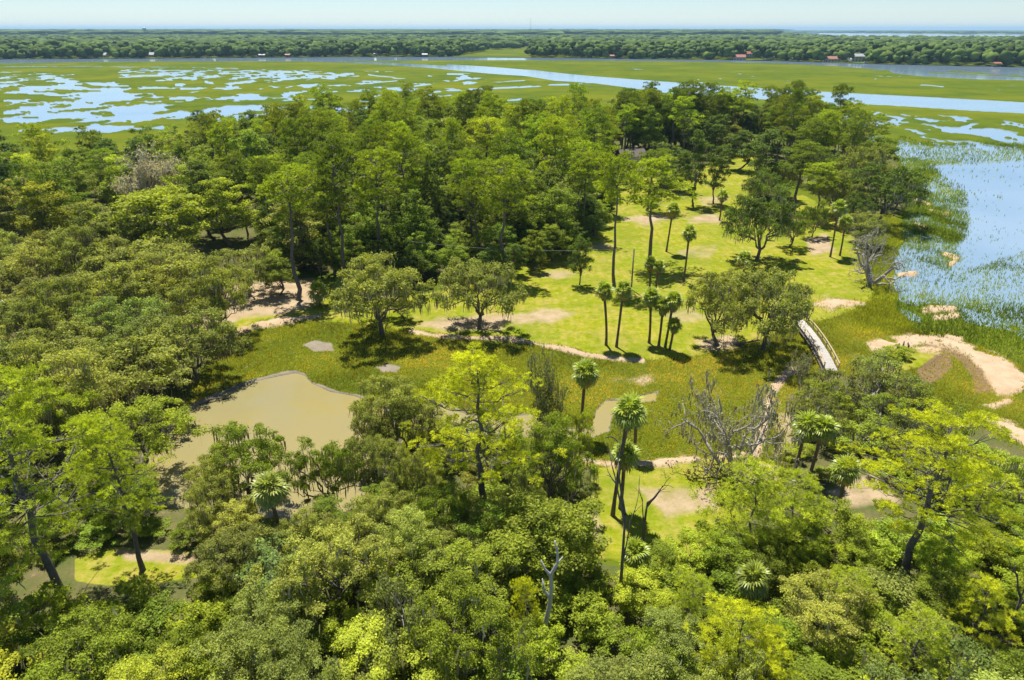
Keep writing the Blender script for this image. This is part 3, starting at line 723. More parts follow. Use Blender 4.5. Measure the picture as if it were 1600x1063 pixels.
def broadleaf(key, seed, h, w, th, boughs, brad, per_b, crad, per, leaf, bark='bark_oak', moss=0, sparse=1.0, squash=.62, trunks=1, tr=.028, lean=.06, lowcut=-.35, twigs=2, core=.18):
    """trunk, limbs, boughs; every bough carries its own dome of leaf clumps, so that crowns break up into lit heads and dark gaps"""
    rng = np.random.default_rng(seed)
    zc, rz, rx = th + (h - th) * .40, (h - th) * .60, w / 2
    ph = rng.random(4) * 6.28
    bc = []; tries = 0; mind = brad * 1.25
    while len(bc) < boughs and tries < 4000:
        tries += 1
        if tries % 400 == 0: mind *= .88
        d = unit(rng.normal(size=3))
        if d[2] < lowcut: continue
        az = math.atan2(d[1], d[0])
        lump = 1 + .18 * math.sin(2 * az + ph[0]) + .14 * math.sin(3 * az + ph[1]) + .1 * math.sin(5 * az + ph[2])
        r = (.45 + .55 * rng.random() ** .45) * lump
        c = np.array([d[0] * r * (rx - brad * .7), d[1] * r * (rx - brad * .7), zc + d[2] * r * (rz - brad * .55)])
        if all(np.linalg.norm((c - q) * np.array([1, 1, 1.25])) > mind for q in bc): bc.append(c)
    bc = np.array(bc); nb = len(bc); br = brad * rng.uniform(.62, 1.3, nb)
    b = MB(); r0 = tr * h
    nl = min(nb, 5 + int(rng.integers(0, 3))) if trunks == 1 else trunks
    seeds = bc[rng.choice(nb, nl, replace=False)]
    own = np.argmin(np.linalg.norm(bc[:, None] - seeds[None], axis=-1), axis=1)
    fork = np.array([lean * h * rng.normal(), lean * h * rng.normal(), th * .85])
    if trunks == 1:
        b.tube(curved(rng, (0, 0, -.3), fork, 5, 0, .03), [r0 * 1.5, r0 * 1.05, r0 * .95, r0 * .85, r0 * .8], 7)
    cen = []; rad = []; ctint = []
    for k in range(nl):
        mine = np.nonzero(own == k)[0]
        if not len(mine): continue
        end = fork + (bc[mine].mean(0) - fork) * .7
        st = fork if trunks == 1 else np.array([.06 * math.cos(k * 2.1), .06 * math.sin(k * 2.1), -.3])
        lp = curved(rng, st, end, 6, .05, .06); rl = r0 * .58 if trunks == 1 else r0 * .7
        b.tube(lp, list(np.linspace(rl, rl * .42, 6)), 5)
        for m in mine:
            c = bc[m]; jj = int(rng.integers(2, 6))
            bp = curved(rng, lp[jj], c - np.array([0, 0, br[m] * .35]), 5, -.04, .07); rb = rl * .4
            b.tube(bp, list(np.linspace(rb, rb * .35, 5)), 4)
            bt = rng.normal() * .08; q = max(3, int(per_b * (br[m] / brad) ** 1.6))
            d = unit(rng.normal(size=(q, 3))); d[:, 2] = np.abs(d[:, 2]) * 1.0 - .22
            cc = c + d * br[m] * rng.uniform(.55, 1.0, (q, 1)) * np.array([1, 1, .62])
            for e in cc:
                b.tube(curved(rng, bp[int(rng.integers(2, 5))], e, 3, 0, .1), [rb * .34, rb * .2, rb * .08], 3)
                for t in range(twigs):
                    e2 = e + unit(rng.normal(size=3) + np.array([0, 0, .3])) * crad * rng.uniform(.7, 1.15)
                    b.tube([e, e2], [rb * .13, rb * .04], 3)
            cen.append(cc); rad.append(crad * rng.uniform(.6, 1.3, q)); ctint.append(np.full(q, bt))
    cen = np.concatenate(cen); rad = np.concatenate(rad); ctint = np.concatenate(ctint)
    C, Nn, ti = clump_leaves(rng, cen, rad, per, leaf, squash); ti = np.clip(ti + np.repeat(ctint, per), 0, 1)
    keep = rng.random(len(C)) < sparse * np.clip(.25 + 1.35 * fbm(C[:, 0] * 1.1 + 7, C[:, 1] * 1.1 + C[:, 2] * .9, 3), 0, 1)
    C, Nn, ti = C[keep], Nn[keep], ti[keep]
    ls = leaf * (.45 + 1.2 * rng.random(len(C)) ** 1.5)
    V, F = leaves(C, Nn, ls, ls * .6, rng)
    PROTO[key] = dict(h=h, w=w, parts=[('trunk', b.mesh('trunk', M[bark], True)), ('crown', np_mesh('crown', V, [F], M['leaf'], ti))])
    if moss:
        m = int(moss); ci = rng.integers(0, len(cen), m)
        p = cen[ci] + rng.normal(size=(m, 3)) * crad * np.array([.6, .6, .2]) - np.array([0, 0, crad * .3])
        PROTO[key]['parts'].append(('spanish_moss', moss_mesh(rng, p, .4, 1.5)))

def moss_mesh(rng, p, lo, hi, wd=.16):
    m = len(p); L = rng.uniform(lo, hi, m); a = rng.random(m) * 6.28; w = rng.uniform(.5, 1.3, m) * wd
    ax = np.stack([np.cos(a), np.sin(a), np.zeros(m)], 1)
    dr = rng.normal(size=(m, 3)) * .12; dr[:, 2] = -1
    mid = p + dr * (L * .55)[:, None]; tip = p + (dr + rng.normal(size=(m, 3)) * .08) * L[:, None]
    V = np.stack([p - ax * (w * .35)[:, None], p + ax * (w * .35)[:, None], mid + ax * (w * .5)[:, None], mid - ax * (w * .5)[:, None], tip], 1).reshape(-1, 3)
    i = np.arange(m)[:, None] * 5
    return np_mesh('spanish_moss', V, [i + np.array([[0, 1, 2, 3]]), i + np.array([[3, 2, 4]])], M['moss'], np.repeat(np.clip(.5 + rng.normal(size=m) * .2, 0, 1), 1).tolist() * 2)

def pine(key, seed, h, w, base, puffs, tufts, per, nl, nw, bark='bark_pine', lean=.03, limbs=30, cone=.5, tr=.0125, bend=.03, pr=.75):
    """tall trunk; limbs end in puffs, each puff a handful of needle tufts"""
    rng = np.random.default_rng(seed); b = MB(); r0 = tr * h
    top = np.array([lean * h * rng.normal(), lean * h * rng.normal(), h * .965])
    tp = curved(rng, (0, 0, -.4), top, 9, 0, .004 + bend * .2)
    b.tube(tp, [r0 * 1.35] + list(np.linspace(r0, r0 * .16, 8)), 7)
    E = []; D = []; PT = []
    for i in range(limbs):
        f = (i + rng.random()) / limbs
        zf = base + (1 - base) * f ** .9
        k = zf * 8; j = min(int(k), 7); o = tp[j] + (tp[j + 1] - tp[j]) * (k - j)
        az = i * 2.4 + rng.normal() * .5
        prof = (1 - f) ** cone * (.5 + .5 * min(1, f * 3.2 + .2))
        L = w / 2 * prof * (.55 + .7 * rng.random()) + .4
        el = .05 + .6 * f + rng.normal() * .15
        d = np.array([math.cos(az) * math.cos(el), math.sin(az) * math.cos(el), math.sin(el)])
        lp = curved(rng, o, o + d * L, 6, -.05, .07)
        rl = max(.025, r0 * .30 * (L / (w / 2)))
        b.tube(lp, list(np.linspace(rl, rl * .3, 6)), 4)
        npf = max(1, int(round(puffs * (.35 + .9 * L / (w / 2)))))
        for q in range(npf):
            s = 1.0 if q == 0 else rng.uniform(.4, 1.0)
            jj = s * 5; j2 = min(int(jj), 4); c = lp[j2] + (lp[j2 + 1] - lp[j2]) * (jj - j2)
            if q: c = c + rng.normal(size=3) * np.array([1, 1, .35]) * (.2 * L + .3)
            c = c + np.array([0, 0, .2]); prr = pr * rng.uniform(.65, 1.25)
            b.tube(curved(rng, lp[max(0, j2 - 1)], c, 3, 0, .08), [rl * .5, rl * .3, rl * .12], 3)
            nt = max(2, int(tufts * (prr / pr) ** 2)); u = unit(rng.normal(size=(nt, 3))); u[:, 2] = np.abs(u[:, 2]) * 1.0 - .2
            E.append(c + u * prr * rng.uniform(.45, 1.0, (nt, 1)) * np.array([1, 1, .75])); D.append(unit(u * .8 + np.array([0, 0, .8]))); PT.append(np.full(nt, rng.normal() * .13))
    E = np.concatenate(E); D = np.concatenate(D); PT = np.concatenate(PT); m = len(E)
    nd = unit(rng.normal(size=(m, per, 3)) * .8 + D[:, None] * .9)
    ln = nl * (.65 + .6 * rng.random((m, per)))
    ax = unit(np.cross(nd, rng.normal(size=(m, per, 3))))
    p0 = E[:, None] + nd * ln[..., None] * .05; p1 = E[:, None] + nd * ln[..., None]
    wv = ax * nw * .5; pm = p0 * .4 + p1 * .6
    V = np.stack([p0, pm + wv, p1, pm - wv], 2).reshape(-1, 3)
    ti = np.clip(.5 + PT[:, None] + rng.normal(size=(m, 1)) * .12 + rng.normal(size=(m, per)) * .12, 0, 1).ravel()
    PROTO[key] = dict(h=h, w=w, parts=[('trunk', b.mesh('trunk', M[bark], True)), ('crown', np_mesh('crown', V, [np.arange(m * per * 4).reshape(-1, 4)], M['needle'], ti))])
    print(key, m * per * 2)

def bare(key, seed, h, w, trunks, bark, depth=4, moss=0, leafn=0, twist=.2, tr=.022, leaf=.2, spread=.5, mossw=.16, kids=3, up=.12, mossl=.9):
    """bare branching tree, optionally with rags of moss and a few leaves"""
    rng = np.random.default_rng(seed); b = MB(); tips = []
    def grow(o, d, L, r, k):
        p = [o]; q = o; dd = d
        for i in range(4):
            dd = unit(dd + rng.normal(size=3) * twist * (.5 if k == depth else 1) + np.array([0, 0, up * .4 * (1 if k > 1 else .2)])); q = q + dd * L / 4; p.append(q)
        b.tube(p, list(np.linspace(r, r * .55, 5)), 6 if k >= depth - 1 else (4 if k > 1 else 3))
        if k <= 2: tips.extend(p[1:])
        if k == 0: return
        for i in range(kids if k < depth else kids + 1):
            s = rng.uniform(.35, 1.0) if i else 1.0
            j = min(int(s * 4), 3); st = p[j] + (p[j + 1] - p[j]) * (s * 4 - j)
            nd = unit(dd + rng.normal(size=3) * np.array([1, 1, .55]) * spread * 1.5 + np.array([0, 0, up * (1 if k > 2 else -.3)]))
            grow(st, nd, L * rng.uniform(.5, .8), r * (.55 if i == 0 else .42), k - 1)
    for t in range(trunks):
        a = t * 2.3 + rng.random()
        d = unit(np.array([math.cos(a) * spread * .9, math.sin(a) * spread * .9, 1.0])) if trunks > 1 else unit(np.array([rng.normal() * .12, rng.normal() * .12, 1]))
        grow(np.array([.08 * math.cos(a), .08 * math.sin(a), -.2]), d, h * .46, tr * h / math.sqrt(trunks), depth)
    Vall = np.concatenate(b.V); sc_w = w / (np.ptp(Vall[:, 0]) * .5 + np.ptp(Vall[:, 1]) * .5); sc_h = h / Vall[:, 2].max()
    S = np.array([sc_w, sc_w, sc_h]); b.V = [v * S for v in b.V]
    T = np.array(tips) * S
    PROTO[key] = dict(h=h, w=w, parts=[('trunk', b.mesh('trunk', M[bark], True))])
    if moss:
        p = T[rng.integers(0, len(T), moss)] + rng.normal(size=(moss, 3)) * .12
        PROTO[key]['parts'].append(('spanish_moss', moss_mesh(rng, p, mossl * .35, mossl, mossw)))
    if leafn:
        p = T[rng.integers(0, len(T), leafn)] + rng.normal(size=(leafn, 3)) * .35
        V, F = leaves(p, unit(rng.normal(size=(leafn, 3)) + np.array([0, 0, .5])), leaf * (.7 + .6 * rng.random(leafn)), leaf * .6, rng)
        PROTO[key]['parts'].append(('crown', np_mesh('crown', V, [F], M['leaf'], np.clip(.5 + rng.normal(size=leafn) * .2, 0, 1))))

# mid-distance crowns (seen from 90 m and more)
for i in range(4):
    broadleaf(f'oak{i}', 100 + i, 10.5, 15, 2.2, 22, 2.4, 7, .95, 160, .28, moss=700, tr=.036, lean=.08, lowcut=-.25, twigs=1)
for i in range(4):
    broadleaf(f'broad{i}', 120 + i, 15, 10.5, 3.0, 22, 2.0, 6, .95, 150, .30, squash=.8, tr=.02, lowcut=-.6, twigs=1)
for i in range(2):
    broadleaf(f'tallbroad{i}', 130 + i, 19, 9, 4.5, 24, 1.8, 5, .9, 120, .34, squash=.85, tr=.016, moss=120, lowcut=-.7, twigs=1)
for i in range(4):
    pine(f'pine{i}', 140 + i, 23, 8.5, .58, 3.2, 15, 11, .40, .11, limbs=30, cone=.30, pr=1.0)
for i in range(2):
    pine(f'slimpine{i}', 150 + i, 22, 6.5, .66, 2.6, 15, 11, .40, .11, limbs=24, cone=.28, pr=.95)
# near crowns (35 to 70 m)
for i in range(5):
    broadleaf(f'nearoak{i}', 160 + i, 8.5, 10, 1.8, 21, 1.6, 6, .64, 330, .15, moss=260, sparse=.95, tr=.03, lowcut=-.15, twigs=3)
for i in range(3):
    broadleaf(f'nearbroad{i}', 170 + i, 8.5, 7.2, 1.4, 22, 1.25, 5, .62, 310, .15, squash=.85, tr=.02, lowcut=-.5)
for i in range(2):
    broadleaf(f'shrub{i}', 180 + i, 3.0, 4.0, .3, 10, .8, 4, .45, 200, .15, trunks=4, tr=.02, lowcut=-.1)
for i in range(2):
    broadleaf(f'scrub{i}', 185 + i, 6.5, 7.2, 1.5, 13, 1.25, 5, .6, 150, .18, bark='bark_grey', moss=200, sparse=.8, tr=.034, lean=.15, twigs=4)
for i in range(2):
    pine(f'youngpine{i}', 190 + i, 8.5, 5.6, .10, 3.4, 6, 28, .26, .03, limbs=46, cone=.75, tr=.012, pr=.5)
for i in range(3):
    pine(f'nearpine{i}', 195 + i, 19, 10.0, .36, 5.0, 14, 19, .28, .045, limbs=38, cone=.42, lean=.018, bend=.02, tr=.0165, pr=.68)
bare('mossbare', 213, 10, 13, 5, 'bark_grey', 4, moss=900, leafn=3000, spread=.7, tr=.06, mossw=.2, up=.03, twist=.28, mossl=.7, leaf=.17)
bare('deadshore', 202, 9, 11, 4, 'bark_grey', 5, spread=.85, twist=.34, tr=.07, up=-.05)
bare('deadcrown', 203, 15, 13, 2, 'bark_white', 5, moss=1500, leafn=9000, leaf=.3, spread=.5, tr=.03, mossw=.26, mossl=.8)
bare('snag', 214, 15, 5.0, 1, 'bark_dead', 3, spread=.5, twist=.1, tr=.034, kids=2)
b = MB()
b.tube([(0, 0, -.3), (.12, 0, 1.6), (.42, .05, 3.2), (.5, .1, 4.6), (.42, .1, 5.4), (.85, .05, 6.3), (.8, 0, 7.2), (.62, 0, 8.0)], [.2, .18, .15, .13, .12, .10, .08, .05], 7)
b.tube([(.45, .05, 3.6), (.02, 0, 4.3), (-.12, .1, 5.2)], [.11, .09, .04], 6); b.tube([(.42, .1, 5.4), (.0, 0, 6.0), (-.25, 0, 6.7)], [.1, .08, .04], 6); b.tube([(.85, .05, 6.3), (1.2, .1, 6.7)], [.06, .03], 5)
PROTO['whitesnag'] = dict(h=8, w=1.6, parts=[('trunk', b.mesh('trunk', M['bark_white'], True))])
bare('thinbare', 206, 7, 4.5, 2, 'bark_grey', 4, moss=260, leafn=500, spread=.45, tr=.022)
bare('sparsemoss', 207, 10, 8, 2, 'bark_dead', 4, moss=900, leafn=2600, spread=.5, tr=.024, leaf=.24)

# palm: one frond mesh, many frond objects
def frond_mesh(name, mat, seg=13, pet=.75, fan=.95, droop=.35, seed=5):
    rng = np.random.default_rng(seed); V = []; F = []; ti = []
    V += [(0, -.025, 0), (0, .025, 0), (pet, .02, .05), (pet, -.02, .05)]; F.append((0, 1, 2, 3)); ti.append(.55)
    for i in range(seg):
        a = (i / (seg - 1) - .5) * math.radians(215); L = fan * (1 - .22 * abs(a) / 1.9) * rng.uniform(.9, 1.08)
        d = np.array([math.cos(a), math.sin(a), 0]); s = np.array([-math.sin(a), math.cos(a), 0]); w = .085
        o = np.array([pet, 0, .05]); fold = .05 if i % 2 else -.03
        m = o + d * L * .6 + np.array([0, 0, -droop * .12 * L + fold]); tip = o + d * L * .98 + np.array([0, 0, -droop * L])
        k = len(V); V += [tuple(o - s * .012), tuple(o + s * .012), tuple(m + s * w), tuple(m - s * w), tuple(tip)]
        F += [(k, k + 1, k + 2, k + 3), (k + 3, k + 2, k + 4)]; ti += [rng.uniform(.3, .8)] * 2
    q = [f for f in F if len(f) == 4]; t3 = [f for f in F if len(f) == 3]
    return np_mesh(name, V, [q, t3], mat, [.5 + .3 * math.sin(i * 1.7) for i in range(len(F))])
FROND = [frond_mesh('frond', M['frond'], seed=5), frond_mesh('frond', M['frond'], droop=.55, seed=6)]
FROND_DEAD = frond_mesh('dead_frond', M['dead_frond'], seg=9, droop=.8, seed=8)
BOOT = None

THINGS = []     # (object, zone, kind word, px) for the labels of look-alikes

def palm(px, py, toppy, label, size=1.0, lean=0.0, leanpx=0.0, nf=36, dead=9, color=(.25, .31, .05), group='cabbage palms', base_xy=None, h=None):
    x, y = (float(q) for q in G(px, py, .35)) if base_xy is None else base_xy
    z = ground_z(x, y)
    if h is None:
        dx, dy, dz = ray(px, toppy); h = CAM_H + y * float(dz / dy) - z
    hc = max(.8, h - .95 * size)
    rng = np.random.default_rng(int(px * 7 + py)); size *= .88; nf = int(nf * rng.uniform(.8, 1.15)); dead = int(dead * rng.uniform(.8, 2.2))
    t = thing('cabbage_palm', label, 'palm', (x, y, z), 0, group)
    lx = leanpx / FPX * y / .92
    b = MB(); ly = rng.normal() * .25
    pts = [(lx * s ** 1.4 + .04 * math.sin(5 * s), ly * s, hc * s - .3 * (s == 0)) for s in np.linspace(0, 1, 7)]
    b.tube(pts, [.24, .17, .16, .16, .165, .18, .2], 8); mesh_obj('trunk', b.mesh('trunk', M['bark_palm'], True), t)
    top = Vector(pts[-1])
    for i in range(nf):
        f = (i + .5) / nf
        el = math.radians(82 - 118 * f ** 1.05 + rng.normal() * 6)
        az = i * 2.39996 + rng.normal() * .12
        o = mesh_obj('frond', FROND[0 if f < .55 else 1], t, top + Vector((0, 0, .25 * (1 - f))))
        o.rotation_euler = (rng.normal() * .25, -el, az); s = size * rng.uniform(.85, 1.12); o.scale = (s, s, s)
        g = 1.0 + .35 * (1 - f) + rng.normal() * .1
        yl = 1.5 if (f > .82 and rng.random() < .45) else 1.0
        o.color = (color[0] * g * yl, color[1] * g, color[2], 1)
    for i in range(dead):
        az = i * 2.39996 + .7; el = math.radians(-58 - 22 * rng.random())
        o = mesh_obj('dead_frond', FROND_DEAD, t, top - Vector((0, 0, .12)))
        o.rotation_euler = (0, -el, az); s = size * rng.uniform(.7, .95); o.scale = (s, s, s)
    return t

CAT = {'oak': 'oak tree', 'pine': 'pine tree', 'broad': 'tree', 'shrub': 'shrub', 'dead': 'dead tree'}
NAMES = {'oak': 'live_oak', 'pine': 'pine_tree', 'broad': 'broadleaf_tree', 'shrub': 'shrub', 'dead': 'dead_tree'}

def tree(proto, x, y, h, w, color, label=None, kind='broad', rz=None, group=None, moss=(.33, .325, .255), z=None, rng=random, sx=0.0, zone=None):
    p = PROTO[proto]
    z = ground_z(x, y) if z is None else z
    sw, sh = w / p['w'], h / p['h']
    t = thing(NAMES[kind], label, CAT[kind], (x, y, z - .05), rng.random() * 6.283 if rz is None else rz, group, (sw * rng.uniform(.88, 1.14), sw * rng.uniform(.88, 1.14), sh))
    for nm, me in p['parts']:
        o = mesh_obj(nm, me, t)
        if nm == 'crown': o.color = (color[0] * 1.17, color[1] * 1.06, color[2] * 1.0, 1)
        elif nm == 'spanish_moss': o.color = (*moss, 1); o['kind'] = 'stuff'
    if zone: THINGS.append((t, zone, kind, float(P(x, y, h)[0]), y))
    return t

def tree_px(proto, px, base, top, wpx, color, label, kind, **kw):
    """tree whose foot, top and crown width were read off the survey"""
    x, y = (float(q) for q in G(px, base, .3)); z = ground_z(x, y)
    dx, dy, dz = ray(px, top); h = CAM_H + y * float(dz / dy) - z
    w = wpx / FPX * math.hypot(y, CAM_H - h * .7)
    return tree(proto, x, y, h, w, color, label, kind, z=z, **kw)

def tree_top(proto, px, top, h, wpx, color, label, kind, **kw):
    """tree of height h whose crown top was read off the survey"""
    x, y = (float(q) for q in G(px, top, h + .3))
    w = wpx / FPX * math.hypot(y, CAM_H - h * .8)
    return tree(proto, x, y, h, w, color, label, kind, **kw)

# ------------------------------------------------------------------ trees one can name
OAKC = (.28, .335, .075); OAKM = (.235, .29, .07); DARKC = (.12, .19, .03); MIDC = (.20, .285, .03); BRIGHT = (.285, .375, .036); YELL = (.29, .37, .026)
PINEC = (.275, .375, .030); PINED = (.165, .24, .026); PINEB = (.47, .55, .036); PINEN = (.36, .46, .045)
HERO = []       # occupied spots, kept free by the fills
def hero(fn, *a, **k):
    t = fn(*a, **k); HERO.append((t.location.x, t.location.y)); return t
H = lambda *a, **k: hero(tree_px, *a, **k)
HT = lambda *a, **k: hero(tree_top, *a, **k)

# oaks round the lawn
H('oak0', 597, 521, 398, 168, OAKC, 'spreading live oak on the marsh edge, left of the mossy round oak', 'oak', rz=.6)
H('oak1', 748, 514, 400, 150, OAKM, 'round mossy live oak on the lawn edge above the pale path', 'oak', rz=2.0)
H('oak2', 352, 526, 404, 120, OAKC, 'live oak with bare forked trunk on the sandy ground left of lawn', 'oak', rz=4.1)
H('oak3', 330, 512, 425, 80, OAKM, 'leaning live oak just left of the forked oak on sand', 'oak', rz=1.1)
H('oak3', 1182, 408, 300, 126, DARKC, 'dark live oak with drooping left side in mid lawn', 'oak', rz=.2)
H('oak2', 1122, 541, 424, 130, OAKC, 'mossy grey live oak beside the palm clump, left of two', 'oak', rz=5.0)
H('oak0', 1192, 546, 418, 145, OAKM, 'denser live oak at the near end of lawn beside the footbridge', 'oak', rz=3.2)
H('oak1', 1148, 470, 420, 70, OAKC, 'small grey oak behind the two oaks beside the footbridge', 'oak', rz=1.2)
H('broad1', 633, 500, 450, 44, OAKC, 'sapling in the shade between the spreading and the round oak', 'broad')
H('broad2', 437, 462, 398, 56, MIDC, 'small dense tree on bare dirt left of a lone pine', 'broad')
H('broad0', 905, 446, 366, 42, DARKC, 'small dark tree with bare trunk at the left side of the lawn', 'broad')
H('oak2', 1232, 388, 330, 55, MIDC, 'small oak right of the dark drooping oak', 'oak')
# shore oaks
for i, (px, b, t, w, c, l) in enumerate([
        (1372, 352, 252, 112, DARKC, 'big dark live oak bulging over the bay shore'), (1335, 318, 222, 80, OAKM, 'greyish oak on the far side of the bay shore clump'),
        (1395, 330, 268, 70, DARKC, 'dark oak at the outer point of the bay shore clump'), (1318, 352, 275, 60, OAKM, 'small oak between lawn and the big dark shore oak'),
        (1345, 385, 330, 70, OAKM, 'low mossy oak behind the dead shore tree'), (1285, 300, 232, 62, DARKC, 'dark oak at the back corner of the lawn by the bay')]):
    H(f'oak{i % 4}', px, b, t, w, c, l, 'oak')
for i, (px, b, t, w, c, l) in enumerate([
        (1237, 330, 222, 66, PINED, 'rounded pine near the bay end of the lawn'), (1275, 345, 255, 58, PINEC, 'pine in front of the dark oak at the back corner'), (1262, 290, 190, 60, PINED, 'tall pine above the bay end of the wood'),
        (1115, 320, 226, 40, DARKC, 'slim vine-clad tree alone in the far part of the lawn'), (1082, 322, 205, 42, DARKC, 'tall vine-covered tree by the wood, left of the slim vine-clad tree')]):
    H(('pine0', 'pine1', 'pine2', 'tallbroad0', 'tallbroad1')[i], px, b, t, w, c, l, 'pine' if i < 3 else 'broad')
H('tallbroad1', 1192, 310, 205, 80, DARKC, 'tall dark tree at the right of the far lawn opening', 'broad')
H('oak1', 1190, 330, 262, 70, DARKC, 'dark oak under the tall tree right of the far lawn', 'oak')
for i, (px, b, t, w, c, l) in enumerate([
        (1062, 300, 232, 46, DARKC, 'dark tree at the far left corner of the lawn'), (1150, 268, 205, 50, DARKC, 'dark tree closing the far end of the lawn'), (1222, 312, 248, 56, OAKM, 'grey-green oak on the right side of the far lawn'),
        (1300, 335, 262, 62, OAKM, 'oak between the lawn and the bay, behind the thick-trunked palm'), (1330, 362, 300, 60, DARKC, 'low dark oak beside the big shore oak'), (1268, 372, 318, 46, MIDC, 'small green oak left of the thick-trunked palm'), (1030, 290, 222, 44, DARKC, 'dark tree behind the stout lone pine')]):
    H(('tallbroad0', 'tallbroad1', 'oak0', 'oak1', 'oak2', 'oak3', 'tallbroad0')[i], px, b, t, w, c, l, 'broad' if i in (0, 1, 6) else 'oak')
# pines over the lawn
H('slimpine0', 960, 449, 243, 62, PINEC, 'slim lone pine with long bare trunk on the lawn, left of two', 'pine', rz=1)
H('pine1', 1014, 412, 248, 84, PINEC, 'stout lone pine with leaning trunk in the lawn centre', 'pine', rz=2.2)
H('slimpine1', 465, 470, 266, 78, PINEC, 'lone pine with thin trunk on dirt before the wood', 'pine', rz=4)
H('pine2', 540, 440, 214, 84, PINED, 'tall pine with grey trunk at the front of the wood, left of centre', 'pine', rz=.3)
H('pine3', 592, 425, 236, 78, PINEC, 'pine right of the tall grey-trunked pine at the wood front', 'pine', rz=3.3)
H('pine0', 787, 437, 250, 86, PINEC, 'broad-crowned pine standing at the wood front above the round oak', 'pine', rz=5.5)
H('pine2', 905, 372, 240, 66, PINEC, 'pine at the wood edge left of the slim lone pine', 'pine')
H('slimpine1', 1010, 330, 235, 50, PINED, 'thin pine behind the stout lone pine', 'pine')
# bare and dead trees
H('mossbare', 1146, 752, 576, 225, (.34, .35, .25), 'bare moss-hung tree with several stems at the marsh edge', 'dead', moss=(.27, .26, .215), rz=.5)
H('deadshore', 1362, 444, 345, 104, OAKC, 'bleached dead tree sprawling at the bay shore', 'dead', rz=2.6)
HT('deadcrown', 192, 228, 18.5, 122, (.40, .395, .385), 'grey leafless tree standing out of the green wood on the left', 'dead', moss=(.42, .41, .395))
H('snag', 968, 944, 690, 62, OAKC, 'tall broken dark snag in front of the near clearing', 'dead', rz=.8)
H('snag', 1003, 850, 728, 52, OAKC, 'shorter grey snag leaning behind the tall dark snag', 'dead', rz=3.9)
HT('whitesnag', 852, 850, 9.0, 34, OAKC, 'bleached crooked branch sticking out of the near canopy', 'dead', rz=.15)
H('sparsemoss', 832, 712, 545, 100, (.21, .26, .06), 'thin mossy tree standing in the marsh behind the big near pine', 'dead', moss=(.26, .25, .2))
H('thinbare', 1254, 622, 545, 55, (.21, .26, .06), 'thin bare tree at the near end of the footbridge', 'dead', moss=(.27, .26, .21))
H('thinbare', 1212, 735, 655, 40, (.21, .26, .06), 'crooked leaning bare tree between the moss-hung tree and palms', 'dead')
H('snag', 1570, 1010, 870, 50, OAKC, 'thin grey snag at the bottom right', 'dead', rz=2.0)
# foreground pines
H('nearpine0', 757, 820, 560, 225, PINEB, 'big bright pine with crooked limbs in front of the creek', 'pine', rz=2.4)
H('nearpine1', 96, 948, 598, 250, PINEN, 'big grey-trunked pine at the left edge', 'pine', rz=.9)
H('nearpine2', 1412, 910, 648, 195, PINEB, 'big bright pine with leaning trunk at the right', 'pine', rz=4.0)
H('nearpine1', 224, 892, 655, 130, PINEN, 'warm-trunked pine right of the big grey-trunked pine', 'pine', rz=3.0)
HERO_PINE_W = HERO[-1]
for i, (px, t, h, w, l) in enumerate([(1192, 735, 8.5, 160, 'young pine behind the palm at lower right, left of two'), (1245, 748, 7.5, 110, 'young pine right of its larger twin at lower right'), (1165, 945, 7.5, 150, 'bright young pine at the bottom right of centre'),
                                      (1330, 900, 5.0, 100, 'small bright young pine under the leaning pine'), (1205, 1010, 6.0, 110, 'bright young pine at the very bottom right of the other'), (1545, 735, 6.5, 80, 'yellowish young pine at the right edge'),
                                      (820, 905, 5.5, 60, 'young pine tip among oaks beside the bleached branch'), (1440, 965, 6.5, 120, 'young pine in the bottom right corner, left of two'), (1555, 915, 6.5, 110, 'young pine in the bottom right corner, right of two'), (1085, 900, 5.5, 90, 'young pine right of the tall dark snag')]):
    HT(f'youngpine{i % 2}', px, t, h, w, PINEB if i in (2, 4, 6, 8) else PINEN, l, 'pine')

